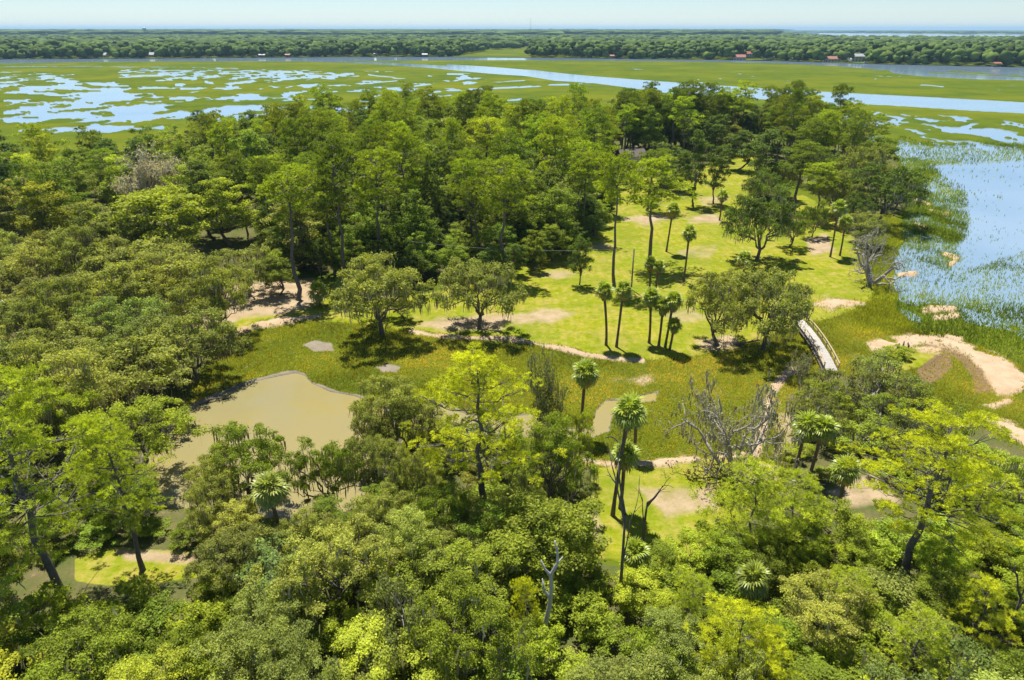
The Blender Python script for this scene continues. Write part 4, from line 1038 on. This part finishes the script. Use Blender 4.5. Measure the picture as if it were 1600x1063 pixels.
# palms
for px, b, t, l, kw in [
        (947, 540, 446, 'cabbage palm on the near lawn, left of the pair', dict(leanpx=-7, size=1.0)), (963, 543, 445, 'cabbage palm on the near lawn, right of the pair', dict(leanpx=6, size=1.05)),
        (1014, 537, 457, 'cabbage palm at the left of the lawn palm clump', dict(size=1.05, leanpx=-2)), (1029, 541, 470, 'middle cabbage palm of the lawn palm clump', dict(size=.95, leanpx=2)),
        (1039, 544, 460, 'tallest right cabbage palm of the lawn palm clump', dict(size=1.05, leanpx=6)), (1046, 547, 500, 'low young palm at the right of the lawn palm clump', dict(size=.8, leanpx=3)),
        (1014, 458, 406, 'small cabbage palm below the stout lone pine, left of two', dict(size=.95)), (1023, 461, 411, 'small cabbage palm below the stout lone pine, right of two', dict(size=.85, leanpx=3)),
        (1041, 394, 320, 'cabbage palm right of the stout lone pine', dict(size=1.2, leanpx=4)), (1068, 440, 357, 'lone cabbage palm with curved trunk in mid lawn', dict(size=1.05, leanpx=2)),
        (1297, 402, 318, 'cabbage palm with thick trunk near the dead shore tree', dict(size=1.2)), (1312, 400, 340, 'cabbage palm right of the thick-trunked one by the shore', dict(size=1.15)),
        (1160, 440, 398, 'low palm behind the oaks beside the footbridge', dict(size=1.1)), (1124, 345, 300, 'low palm beside the far dirt patch of lawn', dict(size=1.1)),
        (906, 678, 573, 'cabbage palm standing in the marsh by the creek bend', dict(size=1.15, leanpx=6)), (957, 806, 633, 'tall cabbage palm in front of the creek', dict(size=1.18, leanpx=18)),
        (969, 795, 700, 'shorter palm with yellow fronds beside the tall creek palm', dict(size=.98, leanpx=2)), (990, 712, 640, 'cabbage palm half hidden behind the tall creek palm', dict(size=.9)),
        (443, 862, 748, 'big palm with pale fronds at the near bank of the pond', dict(size=1.12, leanpx=-3, color=(.27, .31, .08))),
        (1240, 742, 655, 'cabbage palm right of the moss-hung tree, left of two', dict(size=1.1, leanpx=8)), (1264, 748, 658, 'cabbage palm right of the moss-hung tree, right of two', dict(size=1.1, leanpx=8)),
        (1168, 975, 898, 'broad yellowing palmetto among shrubs at lower right', dict(size=.95, color=(.21, .25, .05), dead=14)),
        (32, 540, 478, 'palm among oaks at the left edge above the pine', dict(size=1.3, color=(.22, .26, .06))), (1308, 800, 725, 'dark palm in shade behind the leaning pine', dict(size=1.0)),
        (500, 478, 445, 'palmetto at the wood front left of spreading oak', dict(size=1.3)), (545, 470, 430, 'second palmetto at the wood front behind the spreading oak', dict(size=1.3)), (990, 905, 855, 'low palmetto at the foot of the tall dark snag', dict(size=.9))]:
    t = palm(px, b, t, l, **kw); HERO.append((t.location.x, t.location.y))

# oaks round the pond and the left bank
for i, (px, t, h, w, c, l) in enumerate([
        (165, 525, 9.5, 210, OAKC, 'wide live oak on the left bank overhanging the pond'), (285, 482, 9.5, 140, OAKM, 'darker oak with dead lower limbs on the pond bank, left of marsh'), (190, 632, 8.5, 200, BRIGHT, 'bright oak arching over the pond above the big left pine'),
        (75, 440, 11, 130, OAKM, 'shaggy moss-draped oak at the left with brown hanging skirts'), (150, 425, 10, 150, OAKC, 'grey-green oak behind the shaggy moss-draped oak'), (225, 378, 10.5, 170, OAKC, 'broad grey-green oak left of the small dense tree on dirt'),
        (378, 382, 8.5, 100, OAKM, 'oak right of the broad grey-green oak, beside the dirt patch'), (110, 355, 12, 120, OAKM, 'tall grey oak at the front of the left wood'), (60, 600, 10, 130, BRIGHT, 'yellow-green oak at the left edge behind the big pine'),
        (30, 540, 9, 120, OAKC, 'grey oak at the left edge above the yellow-green oak'), (250, 290, 15, 150, YELL, 'vivid yellow-green tree rising from the left wood'), (205, 318, 12, 110, YELL, 'yellow-green tree left of and below the vivid one'),
        (70, 290, 14, 110, (.25, .29, .024), 'olive-yellow tree in the left wood below the grey leafless tree'), (135, 330, 13, 100, OAKM, 'grey-green tree in front of the olive-yellow tree')]):
    HT(('oak0', 'oak1', 'nearoak0', 'oak2', 'oak3', 'oak0', 'oak1', 'oak2', 'nearoak1', 'oak3', 'broad0', 'broad1', 'broad2', 'broad3')[i], px, t, h, w, c, l, 'oak' if i < 10 else 'broad', moss=(.25, .23, .16))
for i, (px, t, h, w, c, l) in enumerate([
        (325, 702, 7, 100, OAKC, 'pale oak in front of the near pond shore, left of the green oak'), (372, 662, 8.5, 150, MIDC, 'green oak at the near pond bank, left of the palm'), (322, 742, 6.5, 100, OAKC, 'grey-green oak behind the warm-trunked pine'), (505, 680, 8, 105, MIDC, 'green oak on the near pond bank right of the palm'),
        (640, 615, 8, 120, OAKC, 'grey-green oak hiding the creek mouth left of the big bright pine'), (580, 632, 7.5, 100, OAKM, 'oak at the right rim of the pond'), (605, 585, 9, 130, OAKC, 'mossy grey oak where pond and creek meet'), (570, 672, 8, 100, OAKM, 'moss-hung oak over the blue patch of water'), (645, 700, 7.5, 90, OAKC, 'oak left below the big bright pine'),
        (862, 668, 9, 130, MIDC, 'dense vine-hung tree right of the big bright pine'), (905, 650, 7, 60, BRIGHT, 'yellow-green tree top in front of the creek bend'), (820, 745, 6.5, 90, OAKM, 'darker oak between big pine and vine-hung tree'),
        (690, 760, 7, 100, MIDC, 'green oak at the foot of the big bright pine'), (590, 770, 6.5, 120, OAKC, 'low grey-green oak on the near bank below the blue water'), (470, 815, 5.5, 110, OAKC, 'low oak right of the near bank palm')]):
    HT(f'nearoak{i % 5}', px, t, h, w, c, l, 'oak', moss=(.25, .24, .18))

# ------------------------------------------------------------------ fills: woods and thickets of individual trees
def in_poly(px, py, poly):
    return sdf(np.array([px]), np.array([py]), poly, margin=1)[0] > 0

def fill(poly, r, rng, hero_r, limit=2000):
    w = np.array([G(a, b) for a, b in poly]); lo, hi = w.min(0), w.max(0)
    n = int((hi[0] - lo[0]) * (hi[1] - lo[1]) / (r * r) * 9)
    pts = np.stack([rng.uniform(lo[0], hi[0], n), rng.uniform(lo[1], hi[1], n)], 1)
    u, v = P(pts[:, 0], pts[:, 1]); ins = sdf(u, v, poly, margin=1) > 0
    out = []; cell = {}
    hx = np.array(HERO)
    for p in pts[ins]:
        if len(out) >= limit: break
        if ((hx - p) ** 2).sum(1).min() < hero_r ** 2: continue
        k = (int(p[0] // r), int(p[1] // r)); ok = True
        for i in (-1, 0, 1):
            for j in (-1, 0, 1):
                for q in cell.get((k[0] + i, k[1] + j), ()):
                    if (q[0] - p[0]) ** 2 + (q[1] - p[1]) ** 2 < r * r: ok = False
        if ok: cell.setdefault(k, []).append(p); out.append((float(p[0]), float(p[1])))
    return out

def vary(c, rng, a=.18):
    g = min(1.22, max(.72, math.exp(rng.normal() * a))); hsh = rng.normal() * .05
    return (max(.01, c[0] * g * (1 + hsh)), max(.01, c[1] * g), max(.008, c[2] * g * (1 - hsh)))

BACKWOOD = [(960, 240), (1000, 228), (1150, 222), (1290, 232), (1280, 245), (1150, 236), (1040, 246), (970, 255)]
BIGWOOD = [(-240, 395), (0, 405), (200, 396), (330, 388), (400, 395), (430, 425), (520, 436), (600, 418), (680, 436), (760, 428), (800, 418), (868, 398), (895, 372), (922, 342), (945, 300), (985, 258), (1060, 260), (1110, 255), (1170, 240),
           (1240, 275), (1285, 290), (1330, 300), (1365, 290), (1340, 252), (1250, 236), (1150, 232), (1000, 230), (850, 230), (700, 233), (550, 243), (400, 258), (300, 286), (150, 303), (0, 314), (-240, 320)]
rw = np.random.default_rng(51)
pts = fill(BIGWOOD, 6.6, rw, 3.6)
QX, QY = (float(q) for q in G(192, 228, 18.8))
pts = [(x, y) for x, y in pts if not (abs(x - QX * y / QY) < 8.5 and y < QY + 5 and y > QY - 30)]
for x, y in pts:
    u, v = (float(q) for q in P(x, y))
    leftness = 1 - float(sstep(330, 480, np.array(u)))
    r = rw.random(); sc = rw.uniform(.84, 1.12)
    if r < .52 * (1 - leftness) + .10 * leftness:
        k = f'pine{rw.integers(0, 4)}' if rw.random() < .75 else f'slimpine{rw.integers(0, 2)}'
        tree(k, x, y, 20.5 * rw.uniform(.76, 1.14) * (1 - .12 * leftness), rw.uniform(6.2, 9.0), vary(PINEC if rw.random() < .6 else PINED, rw, .24), None, 'pine', zone='big wood', z=.4)
    elif r < .8:
        k = f'broad{rw.integers(0, 4)}'; tree(k, x, y, 14.5 * sc, rw.uniform(9, 12.5), vary(MIDC if rw.random() < .6 else (OAKC if rw.random() < .5 else BRIGHT), rw), None, 'broad', zone='big wood', z=.4)
    else:
        k = f'tallbroad{rw.integers(0, 2)}'; tree(k, x, y, 17 * sc, rw.uniform(8.5, 11), vary(DARKC if rw.random() < .5 else MIDC, rw), None, 'broad', zone='big wood', z=.4)
for x, y in fill(BACKWOOD, 5.0, rw, 2.5):
    if rw.random() < .5: tree(f'pine{rw.integers(0, 4)}', x, y, rw.uniform(17, 23), rw.uniform(7.5, 10), vary(PINED, rw), None, 'pine', zone='back wood', z=.4)
    else: tree(f'tallbroad{rw.integers(0, 2)}', x, y, rw.uniform(12, 17), rw.uniform(8, 10), vary(DARKC, rw), None, 'broad', zone='back wood', z=.4)
# bushes along the front of the wood
FRONT = [(700, 438), (790, 430), (860, 405), (895, 380), (925, 350), (940, 312), (950, 318), (935, 365), (905, 395), (865, 418), (800, 438), (760, 446)]
for x, y in fill(FRONT, 3.0, rw, 2.0) + fill([(470, 432), (600, 425), (690, 440), (680, 452), (600, 440), (480, 446)], 3.4, rw, 2.0):
    tree(f'broad{rw.integers(0, 4)}', x, y, rw.uniform(4, 7.5), rw.uniform(4.5, 6.5), vary(MIDC if rw.random() < .6 else DARKC, rw), None, 'broad', zone='wood front', z=.4)

for x, y in fill([(420, 430), (520, 440), (600, 425), (680, 440), (760, 432), (870, 400), (900, 375), (930, 340), (945, 305), (850, 320), (600, 330), (420, 345)], 4.6, rw, 1.8):
    tree(f'broad{rw.integers(0, 4)}', x, y, rw.uniform(4, 8.5), rw.uniform(4.5, 7), vary(MIDC if rw.random() < .5 else DARKC, rw), None, 'broad', zone='understory', z=.4)
LEFTOAKS = [(-240, 480), (0, 440), (180, 430), (265, 436), (270, 450), (262, 480), (270, 520), (295, 560), (275, 625), (240, 665), (180, 720), (0, 760), (-250, 780)]
for x, y in fill(LEFTOAKS, 8.0, rw, 4.4):
    tree(f'oak{rw.integers(0, 4)}', x, y, rw.uniform(8, 12), rw.uniform(9, 12.5), vary((.27, .32, .085) if rw.random() < .6 else OAKM, rw, .22), None, 'oak', zone='left oaks', moss=(.34, .31, .24), z=.4)
LEFTBANK = [(-220, 790), (60, 800), (190, 770), (235, 800), (290, 825), (230, 838), (110, 850), (30, 890), (-220, 950)]
for x, y in fill(LEFTBANK, 4.6, rw, 2.5):
    tree(f'nearbroad{rw.integers(0, 3)}', x, y, rw.uniform(3, 5.5), rw.uniform(4.5, 6.5), vary(MIDC, rw), None, 'broad', zone='left bank', z=.4)
for x, y in fill([(40, 850), (120, 845), (240, 838), (300, 840), (330, 862), (180, 862), (110, 878), (30, 905)], 2.2, rw, 1.0):
    tree(f'shrub{rw.integers(0, 2)}', x, y, rw.uniform(.9, 2.0), rw.uniform(2.4, 3.8), vary(MIDC, rw), None, 'shrub', zone='left bank', z=.4)
NEARBANK = [(300, 850), (400, 870), (480, 850), (600, 830), (700, 825), (745, 850), (800, 850), (860, 860), (880, 900), (400, 930), (350, 900)]
for x, y in fill(NEARBANK, 3.4, rw, 2.2):
    tree(f'nearoak{rw.integers(0, 5)}', x, y, rw.uniform(3.5, 6), rw.uniform(5, 7.5), vary(OAKC if rw.random() < .6 else MIDC, rw), None, 'oak', zone='near bank', z=.4)
for x, y in fill([(630, 800), (650, 725), (720, 700), (800, 705), (870, 720), (905, 770), (885, 850), (700, 830)], 2.8, rw, 1.4):
    tree(f'shrub{rw.integers(0, 2)}' if rw.random() < .6 else f'nearoak{rw.integers(0, 5)}', x, y, rw.uniform(1.8, 3.8), rw.uniform(3.5, 5.5), vary(MIDC if rw.random() < .5 else OAKM, rw), None, 'shrub', zone='pine foot', z=.4)
FORE = [(-160, 985), (60, 975), (120, 950), (330, 955), (400, 920), (600, 905), (880, 925), (930, 990), (1060, 1000), (1120, 985), (1350, 1000), (1600, 960), (1760, 960), (1800, 1330), (-200, 1330)]
SX, SY = (float(q) for q in G(968, 944)); TX, TY = (float(q) for q in G(852, 852, 8.8))
for x, y in fill(FORE, 3.9, rw, 2.3):
    if abs(x - SX * y / SY) < 3.6 and SY - 9 < y < SY + 2: continue
    if abs(x - TX * y / TY) < 3.2 and TY - 8 < y < TY + 2: continue
    u, v = (float(q) for q in P(x, y)); n = float(fbm(np.array(x * .06), np.array(y * .06), 2))
    right = u > 800 + 300 * (n - .5) * 4
    bright = (.285, .36, .042) if n > .5 else (.27, .34, .08)
    if 40 < u < 380 and v < 1040:
        tree(f'shrub{rw.integers(0, 2)}', x, y, rw.uniform(1.4, 2.6), rw.uniform(3.4, 5), vary(MIDC, rw, .14), None, 'shrub', zone='foreground', z=.4); continue
    if rw.random() < .16:
        tree(f'scrub{rw.integers(0, 2)}', x, y, rw.uniform(4.5, 7), rw.uniform(6, 8.5), vary((.205, .275, .065), rw, .14), None, 'oak', zone='foreground', moss=(.36, .35, .29), z=.4); continue
    k = f'nearoak{rw.integers(0, 5)}' if rw.random() < (.45 if right else .8) else f'nearbroad{rw.integers(0, 3)}'
    tree(k, x, y, rw.uniform(3.6, 6.4) if u > 900 else rw.uniform(4.8, 8.0), rw.uniform(5.5, 8.5) if u > 900 else rw.uniform(7, 10), vary(bright if rw.random() < .7 else MIDC, rw, .14), None, 'oak' if k.startswith('nearoak') else 'broad', zone='foreground', z=.4)
for x, y in fill(FORE, 2.7, rw, 1.2):
    tree(f'shrub{rw.integers(0, 2)}', x, y, rw.uniform(1.6, 3.4), rw.uniform(3.4, 4.8), vary(BRIGHT if rw.random() < .5 else MIDC, rw), None, 'shrub', zone='foreground', z=.4)
THICK = [(900, 905), (960, 905), (1060, 900), (1120, 870), (1180, 850), (1290, 850), (1390, 850), (1480, 830), (1600, 815), (1760, 815), (1760, 960), (1350, 1000), (1100, 985), (930, 990)]
for x, y in fill(THICK, 2.5, rw, 1.3):
    if rw.random() < .5: tree(f'shrub{rw.integers(0, 2)}', x, y, rw.uniform(1.6, 3.2), rw.uniform(3.2, 5), vary(BRIGHT if rw.random() < .4 else MIDC, rw), None, 'shrub', zone='thicket', z=.4)
    else: tree(f'nearbroad{rw.integers(0, 3)}', x, y, rw.uniform(3.0, 5.0), rw.uniform(3.8, 5.5), vary(MIDC if rw.random() < .5 else BRIGHT, rw), None, 'broad', zone='thicket', z=.4)
SCRUB = [(1240, 665), (1290, 640), (1325, 612), (1350, 606), (1400, 628), (1460, 672), (1530, 725), (1600, 755), (1760, 795), (1800, 830), (1600, 815), (1480, 800), (1420, 760), (1330, 730), (1270, 710)]
for x, y in fill(SCRUB, 3.7, rw, 2.0):
    tree(f'scrub{rw.integers(0, 2)}', x, y, rw.uniform(4.2, 6.5), rw.uniform(5, 7.5), vary((.21, .265, .055) if rw.random() < .6 else BRIGHT, rw), None, 'oak', zone='scrub', moss=(.30, .29, .24), z=.4)
for x, y in fill([(1225, 665), (1300, 640), (1470, 680), (1600, 770), (1600, 800), (1450, 800), (1330, 740), (1290, 770), (1230, 730)], 2.7, rw, 1.2):
    tree(f'shrub{rw.integers(0, 2)}', x, y, rw.uniform(1.2, 2.4), rw.uniform(2.5, 4), vary(BRIGHT, rw), None, 'shrub', zone='sandy thicket', z=.4)
# peninsula bush and stumps
tree_px('shrub0', 1403, 560, 541, 44, BRIGHT, 'low green bush on the sandy point beside three stumps', 'shrub')
for i, (px, b, t) in enumerate([(1401, 550, 536), (1409, 550, 534), (1418, 549, 538)]):
    x, y = (float(q) for q in G(px, b)); m = MB(); hgt = .9 + .25 * (i == 1)
    m.tube([(0, 0, -.2), (.02, 0, hgt * .6), (.12 + .05 * i, 0, hgt * 1.1)], [.16, .13, .07], 7)
    m.tube([(.02, 0, hgt * .5), (.3, .05, hgt * .9)], [.06, .03], 5)
    o = mesh_obj('tree_stump', m.mesh('tree_stump', M['bark_dead'], True), None, (x, y, ground_z(x, y)), i)
    tag(o, ('leftmost dark stump behind the bush on the sandy point', 'middle and tallest dark stump on the sandy point', 'rightmost dark stump on the sandy point')[i], 'stump', 'stumps on the point')

# ------------------------------------------------------------------ labels for the look-alikes: counted from the left, row by row
ORD = ['first', 'second', 'third', 'fourth', 'fifth', 'sixth', 'seventh', 'eighth', 'ninth', 'tenth', 'eleventh', 'twelfth', 'thirteenth', 'fourteenth', 'fifteenth', 'sixteenth', 'seventeenth', 'eighteenth', 'nineteenth', 'twentieth',
       'twenty-first', 'twenty-second', 'twenty-third', 'twenty-fourth', 'twenty-fifth', 'twenty-sixth', 'twenty-seventh', 'twenty-eighth', 'twenty-ninth', 'thirtieth']
DESC = {('big wood', 'pine'): ('tall pine', 'of the big wood', 'pines of the big wood'), ('big wood', 'broad'): ('leafy tree', 'of the big wood', 'leafy trees of the big wood'), ('wood front', 'broad'): ('leafy bush', 'along wood front by lawn', 'bushes along the wood front'),
        ('back wood', 'broad'): ('dark leafy tree', 'of wood behind far lawn', 'leafy trees behind the far lawn'), ('back wood', 'pine'): ('dark pine', 'of wood behind far lawn', 'pines behind the far lawn'), ('understory', 'broad'): ('small leafy tree', 'in shade of big wood', 'small trees under the big wood'), ('left oaks', 'oak'): ('mossy oak', 'of the left grove', 'oaks of the left grove'), ('left bank', 'broad'): ('bushy tree', 'under the big left pine', 'bushes on the left bank'), ('left bank', 'shrub'): ('low shrub', 'beside lower left grass clearing', 'shrubs by the lower left clearing'), ('near bank', 'oak'): ('low oak', 'along the near pond bank', 'oaks along the near bank'),
        ('foreground', 'oak'): ('round oak', 'of bottom foreground canopy', 'oaks of the foreground'), ('foreground', 'broad'): ('dense tree', 'of bottom foreground canopy', 'dense trees of the foreground'),
        ('pine foot', 'shrub'): ('leafy shrub', 'round foot of big bright pine', 'shrubs round the big bright pine'), ('foreground', 'shrub'): ('low shrub', 'under bottom foreground canopy', 'shrubs of the foreground'), ('thicket', 'shrub'): ('low shrub', 'of lower right thicket', 'shrubs of the thicket'), ('thicket', 'broad'): ('bushy sapling', 'of lower right thicket', 'saplings of the thicket'),
        ('scrub', 'oak'): ('grey-limbed scrub oak', 'of grove right of footbridge', 'scrub oaks by the footbridge'), ('sandy thicket', 'shrub'): ('sandy-ground shrub', 'under scrub oaks at right', 'shrubs under the scrub oaks')}
by = {}
for t, zone, kind, px, y in THINGS: by.setdefault((zone, kind), []).append((y, px, t))
for key, lst in by.items():
    noun, where, grp = DESC[key]
    lst.sort(key=lambda q: -q[0])
    rows = max(1, math.ceil(len(lst) / 18)); per = math.ceil(len(lst) / rows)
    for r in range(rows):
        row = sorted(lst[r * per:(r + 1) * per], key=lambda q: q[1])
        rn = '' if rows == 1 else (' in back row' if r == 0 else (' in nearest row' if r == rows - 1 else f' in {ORD[r]} row back-to-front'))
        for i, (y, px, t) in enumerate(row):
            t['label'] = f'{noun}, {ORD[i]} from left{rn} {where}'; t['group'] = grp

# ------------------------------------------------------------------ footbridge
def footbridge():
    mid = [G(a, b) for a, b in [(1243, 505), (1256, 521), (1268, 538), (1279, 555), (1289, 572), (1297, 588)]]
    mid = np.array(mid, float); d = np.r_[0, np.cumsum(np.linalg.norm(np.diff(mid, axis=0), axis=1))]
    L = d[-1]; at = lambda s: np.array([np.interp(s, d, mid[:, 0]), np.interp(s, d, mid[:, 1])])
    o0 = at(0); t = thing('footbridge', 'pale weathered plank footbridge with side rails crossing the marsh', 'footbridge', (o0[0], o0[1], 0))
    zt = lambda s: .75 + .25 * math.sin(math.pi * s / L)
    b = MB(); b.box((0, 0, 0), (.17, 1.6, .05)); pm = b.mesh('plank', M['plank'])
    n = int(L / .19)
    for i in range(n):
        s = (i + .5) * .19; p = at(s) - o0; q = at(s + .1) - at(s - .1); a = math.atan2(q[1], q[0])
        mesh_obj('plank', pm, t, (p[0], p[1], zt(s) + random.uniform(-.008, .008)), a + random.uniform(-.015, .015))
    b = MB(); b.box((0, 0, 0), (.11, .11, 1.9)); pom = b.mesh('post', M['rail'])
    k = 9; rails = {}
    for i in range(k):
        s = .2 + (L - .4) * i / (k - 1); p = at(s) - o0; q = at(min(L, s + .1)) - at(max(0, s - .1)); q /= np.linalg.norm(q); nrm = np.array([-q[1], q[0]]); a = math.atan2(q[1], q[0])
        for sd in (-1, 1):
            c = p + nrm * sd * .84; mesh_obj('post', pom, t, (c[0], c[1], zt(s) + .1), a); rails.setdefault(sd, []).append((c[0] + nrm[0] * sd * .07, c[1] + nrm[1] * sd * .07, zt(s)))
    for sd, pts in rails.items():
        for zz, nm, w in ((1.0, 'handrail', .085), (.55, 'rail', .05)):
            b = MB(); b.tube([(x, y, z + zz) for x, y, z in pts], [w] * len(pts), 4); mesh_obj(nm, b.mesh(nm, M['rail']), t)
    for sd in (-1, 1):
        b = MB(); b.tube([(x - sd * 0, y, z - .17) for x, y, z in rails[sd]], [.11] * k, 4); mesh_obj('stringer', b.mesh('stringer', M['dark_wood']), t)
footbridge()

# ------------------------------------------------------------------ pole, wire, houses in the wood, logs
x, y = (float(q) for q in G(986, 456)); z = ground_z(x, y); dx, dy, dz = ray(987, 390); hp = CAM_H + y * float(dz / dy) - z
t = thing('utility_pole', 'thin bare utility pole standing on the lawn between pine and palms', 'pole', (x, y, z))
b = MB(); b.tube([(0, 0, -.3), (0, 0, hp)], [.15, .11], 8); mesh_obj('shaft', b.mesh('shaft', M['pole'], True), t)
b = MB(); b.tube([(0, 0, hp - .1), (0, 0, hp + .2)], [.07, .05], 6); mesh_obj('insulator', b.mesh('insulator', M['steel'], True), t)
x2, y2 = (float(q) for q in G(640, 442)); b = MB()
pl = [(x + (x2 - x) * s, y + (y2 - y) * s, z + hp + .15 - 3.0 * 4 * s * (1 - s) * .3) for s in np.linspace(0, 1, 12)]
b.tube(pl, [.018] * 12, 4, False); tag(mesh_obj('power_line', b.mesh('power_line', M['wire'])), 'thin grey wire running left from the lawn pole into the wood', 'wire')
x, y = (float(q) for q in G(984, 263)); house('wood_house', 'pale grey house wall glimpsed between trunks behind the lawn', x, y, 8, 6, 3.6, 'white_paint', 'dark_wood', .3, 4, 1, .4)

def log(label, px, py, L, a, r=.16, mat='bark_dead', seed=1):
    rng = np.random.default_rng(seed); x, y = (float(q) for q in G(px, py)); z = ground_z(x, y); b = MB()
    p = curved(rng, (-L / 2, 0, r * .7), (L / 2, 0, r * .9), 6, .04, .03); b.tube(p, list(np.linspace(r, r * .45, 6)), 7)
    for i in range(3):
        e = p[2 + i] + rng.normal(size=3) * .5 + np.array([.5, 0, .5]); b.tube(curved(rng, p[2 + i], e, 3, 0, .1), [r * .4, r * .3, r * .12], 4)
    tag(mesh_obj('fallen_log', b.mesh('fallen_log', M[mat], True), None, (x, y, z), a), label, 'log', 'fallen logs')
log('fallen dark limb lying between oak and footbridge', 1222, 520, 6, .1, .18, seed=2)
log('fallen log in the shade under the denser footbridge oak', 1168, 540, 4, .4, .2, seed=3)
log('grey driftwood log at the foot of the dead shore tree', 1385, 447, 4, .3, .2, 'bark_grey', 4)
log('pale branch lying on the grass right of the near clearing', 1262, 762, 3, -.2, .1, 'bark_white', 5)
log('dark log on the sand under the pond bank oak', 335, 628, 3.5, .5, .15, seed=6)

# ------------------------------------------------------------------ marsh grass
def marsh_grass():
    rng = np.random.default_rng(77)
    def scatter(name, label, lo, hi, n, dens, hgt, wd, color, per=3):
        x = rng.uniform(lo[0], hi[0], n); y = rng.uniform(lo[1], hi[1], n)
        u, v = P(x, y); f = fields(u, v); d = dens(f, u, v)
        k = rng.random(n) < d
        x, y, z = x[k], y[k], np.maximum(f['z'][k], -.12); m = len(x)
        if not m: return
        hh = hgt * rng.uniform(.55, 1.2, m) * (.75 + .5 * fbm(x * .25, y * .25, 2))
        B = np.stack([x, y, z], 1)
        V = []; T = []
        for q in range(per):
            a = rng.random(m) * 3.1416; ax = np.stack([np.cos(a), np.sin(a), np.zeros(m)], 1) * (wd * rng.uniform(.6, 1.2, m))[:, None]
            o = B + np.stack([rng.normal(size=m) * .09, rng.normal(size=m) * .09, np.zeros(m)], 1)
            tip = o + np.stack([rng.normal(size=m) * .22 * hh, rng.normal(size=m) * .22 * hh, hh * rng.uniform(.7, 1.1, m)], 1)
            V.append(np.stack([o - ax, o + ax, tip], 1))
            T.append(np.clip(.38 + .8 * (fbm(x * .12 + 50, y * .12, 4) - .5) * 2 + .15 + rng.normal(size=m) * .16, 0, 1))
        VV = np.concatenate(V).reshape(-1, 3)
        o = mesh_obj(name, np_mesh(name, VV, [np.arange(len(VV)).reshape(-1, 3)], M['grassblade'], np.concatenate(T)))
        o.color = (*color, 1); o['kind'] = 'stuff'; tag(o, label, 'grass'); print(name, m)
    def near(f, u, v):
        d = (f['water'] < .3) * (1 - f['lawn']) * (1 - f['sand']) * (1 - np.clip(f['mud'] * 1.3, 0, 1)) * (1 - f['woods']) * (1 - .8 * f['dirt']) * (1 - .75 * f['dark'])
        return d * (v < 745) * (f['z'] > .0) * (f['shal'] < .4)
    scatter('pond_marsh_grass', 'olive marsh grass filling the flat between lawn and pond', (-55, 58), (75, 106), 160000, near, .30, .042, (.40, .375, .06))
    scatter('shore_marsh_grass', 'coarse green grass between the lawn point and the bay', (46, 92), (88, 200), 60000, lambda f, u, v: near(dict(f, shal=f['shal'] * .5), u, v) * (u > 1330) * (f['shal'] < .55), .6, .06, (.36, .39, .04))
    def bay(f, u, v):
        g = f['g']
        d = sstep(.43, .62, g) * .55 + .22
        d = d * (f['shal'] > .3) * (1 - .975 * f['bay']) * (1 - .8 * f['sand']) * (1 - .7 * f['woods'])
        return d * (f['wat'] < 2)
    scatter('bay_marsh_grass', 'upright green marsh grass standing in the shallow bay', (42, 66), (130, 175), 150000, bay, .75, .065, (.21, .28, .045), 2)
    scatter('outer_marsh_grass', 'marsh grass in the shallows beyond the wooded point', (95, 175), (240, 330), 120000, bay, 1.0, .11, (.21, .28, .035), 2)
marsh_grass()

# ------------------------------------------------------------------ haze
def haze():
    m, nt, o = newmat('haze'); k = N(nt)
    v = k.n('VolumePrincipled'); v.inputs['Color'].default_value = (.46, .74, 1.0, 1); v.inputs['Density'].default_value = 6e-5; v.inputs['Anisotropy'].default_value = .1
    k.l(v.outputs[0], o.inputs['Volume'])
    b = MB(); b.box((0, 20500, 61), (90000, 44000, 126)); ob = mesh_obj('haze', b.mesh('haze', m)); ob['kind'] = 'stuff'; tag(ob, 'pale blue haze over the marsh and far woods', 'haze')
haze()
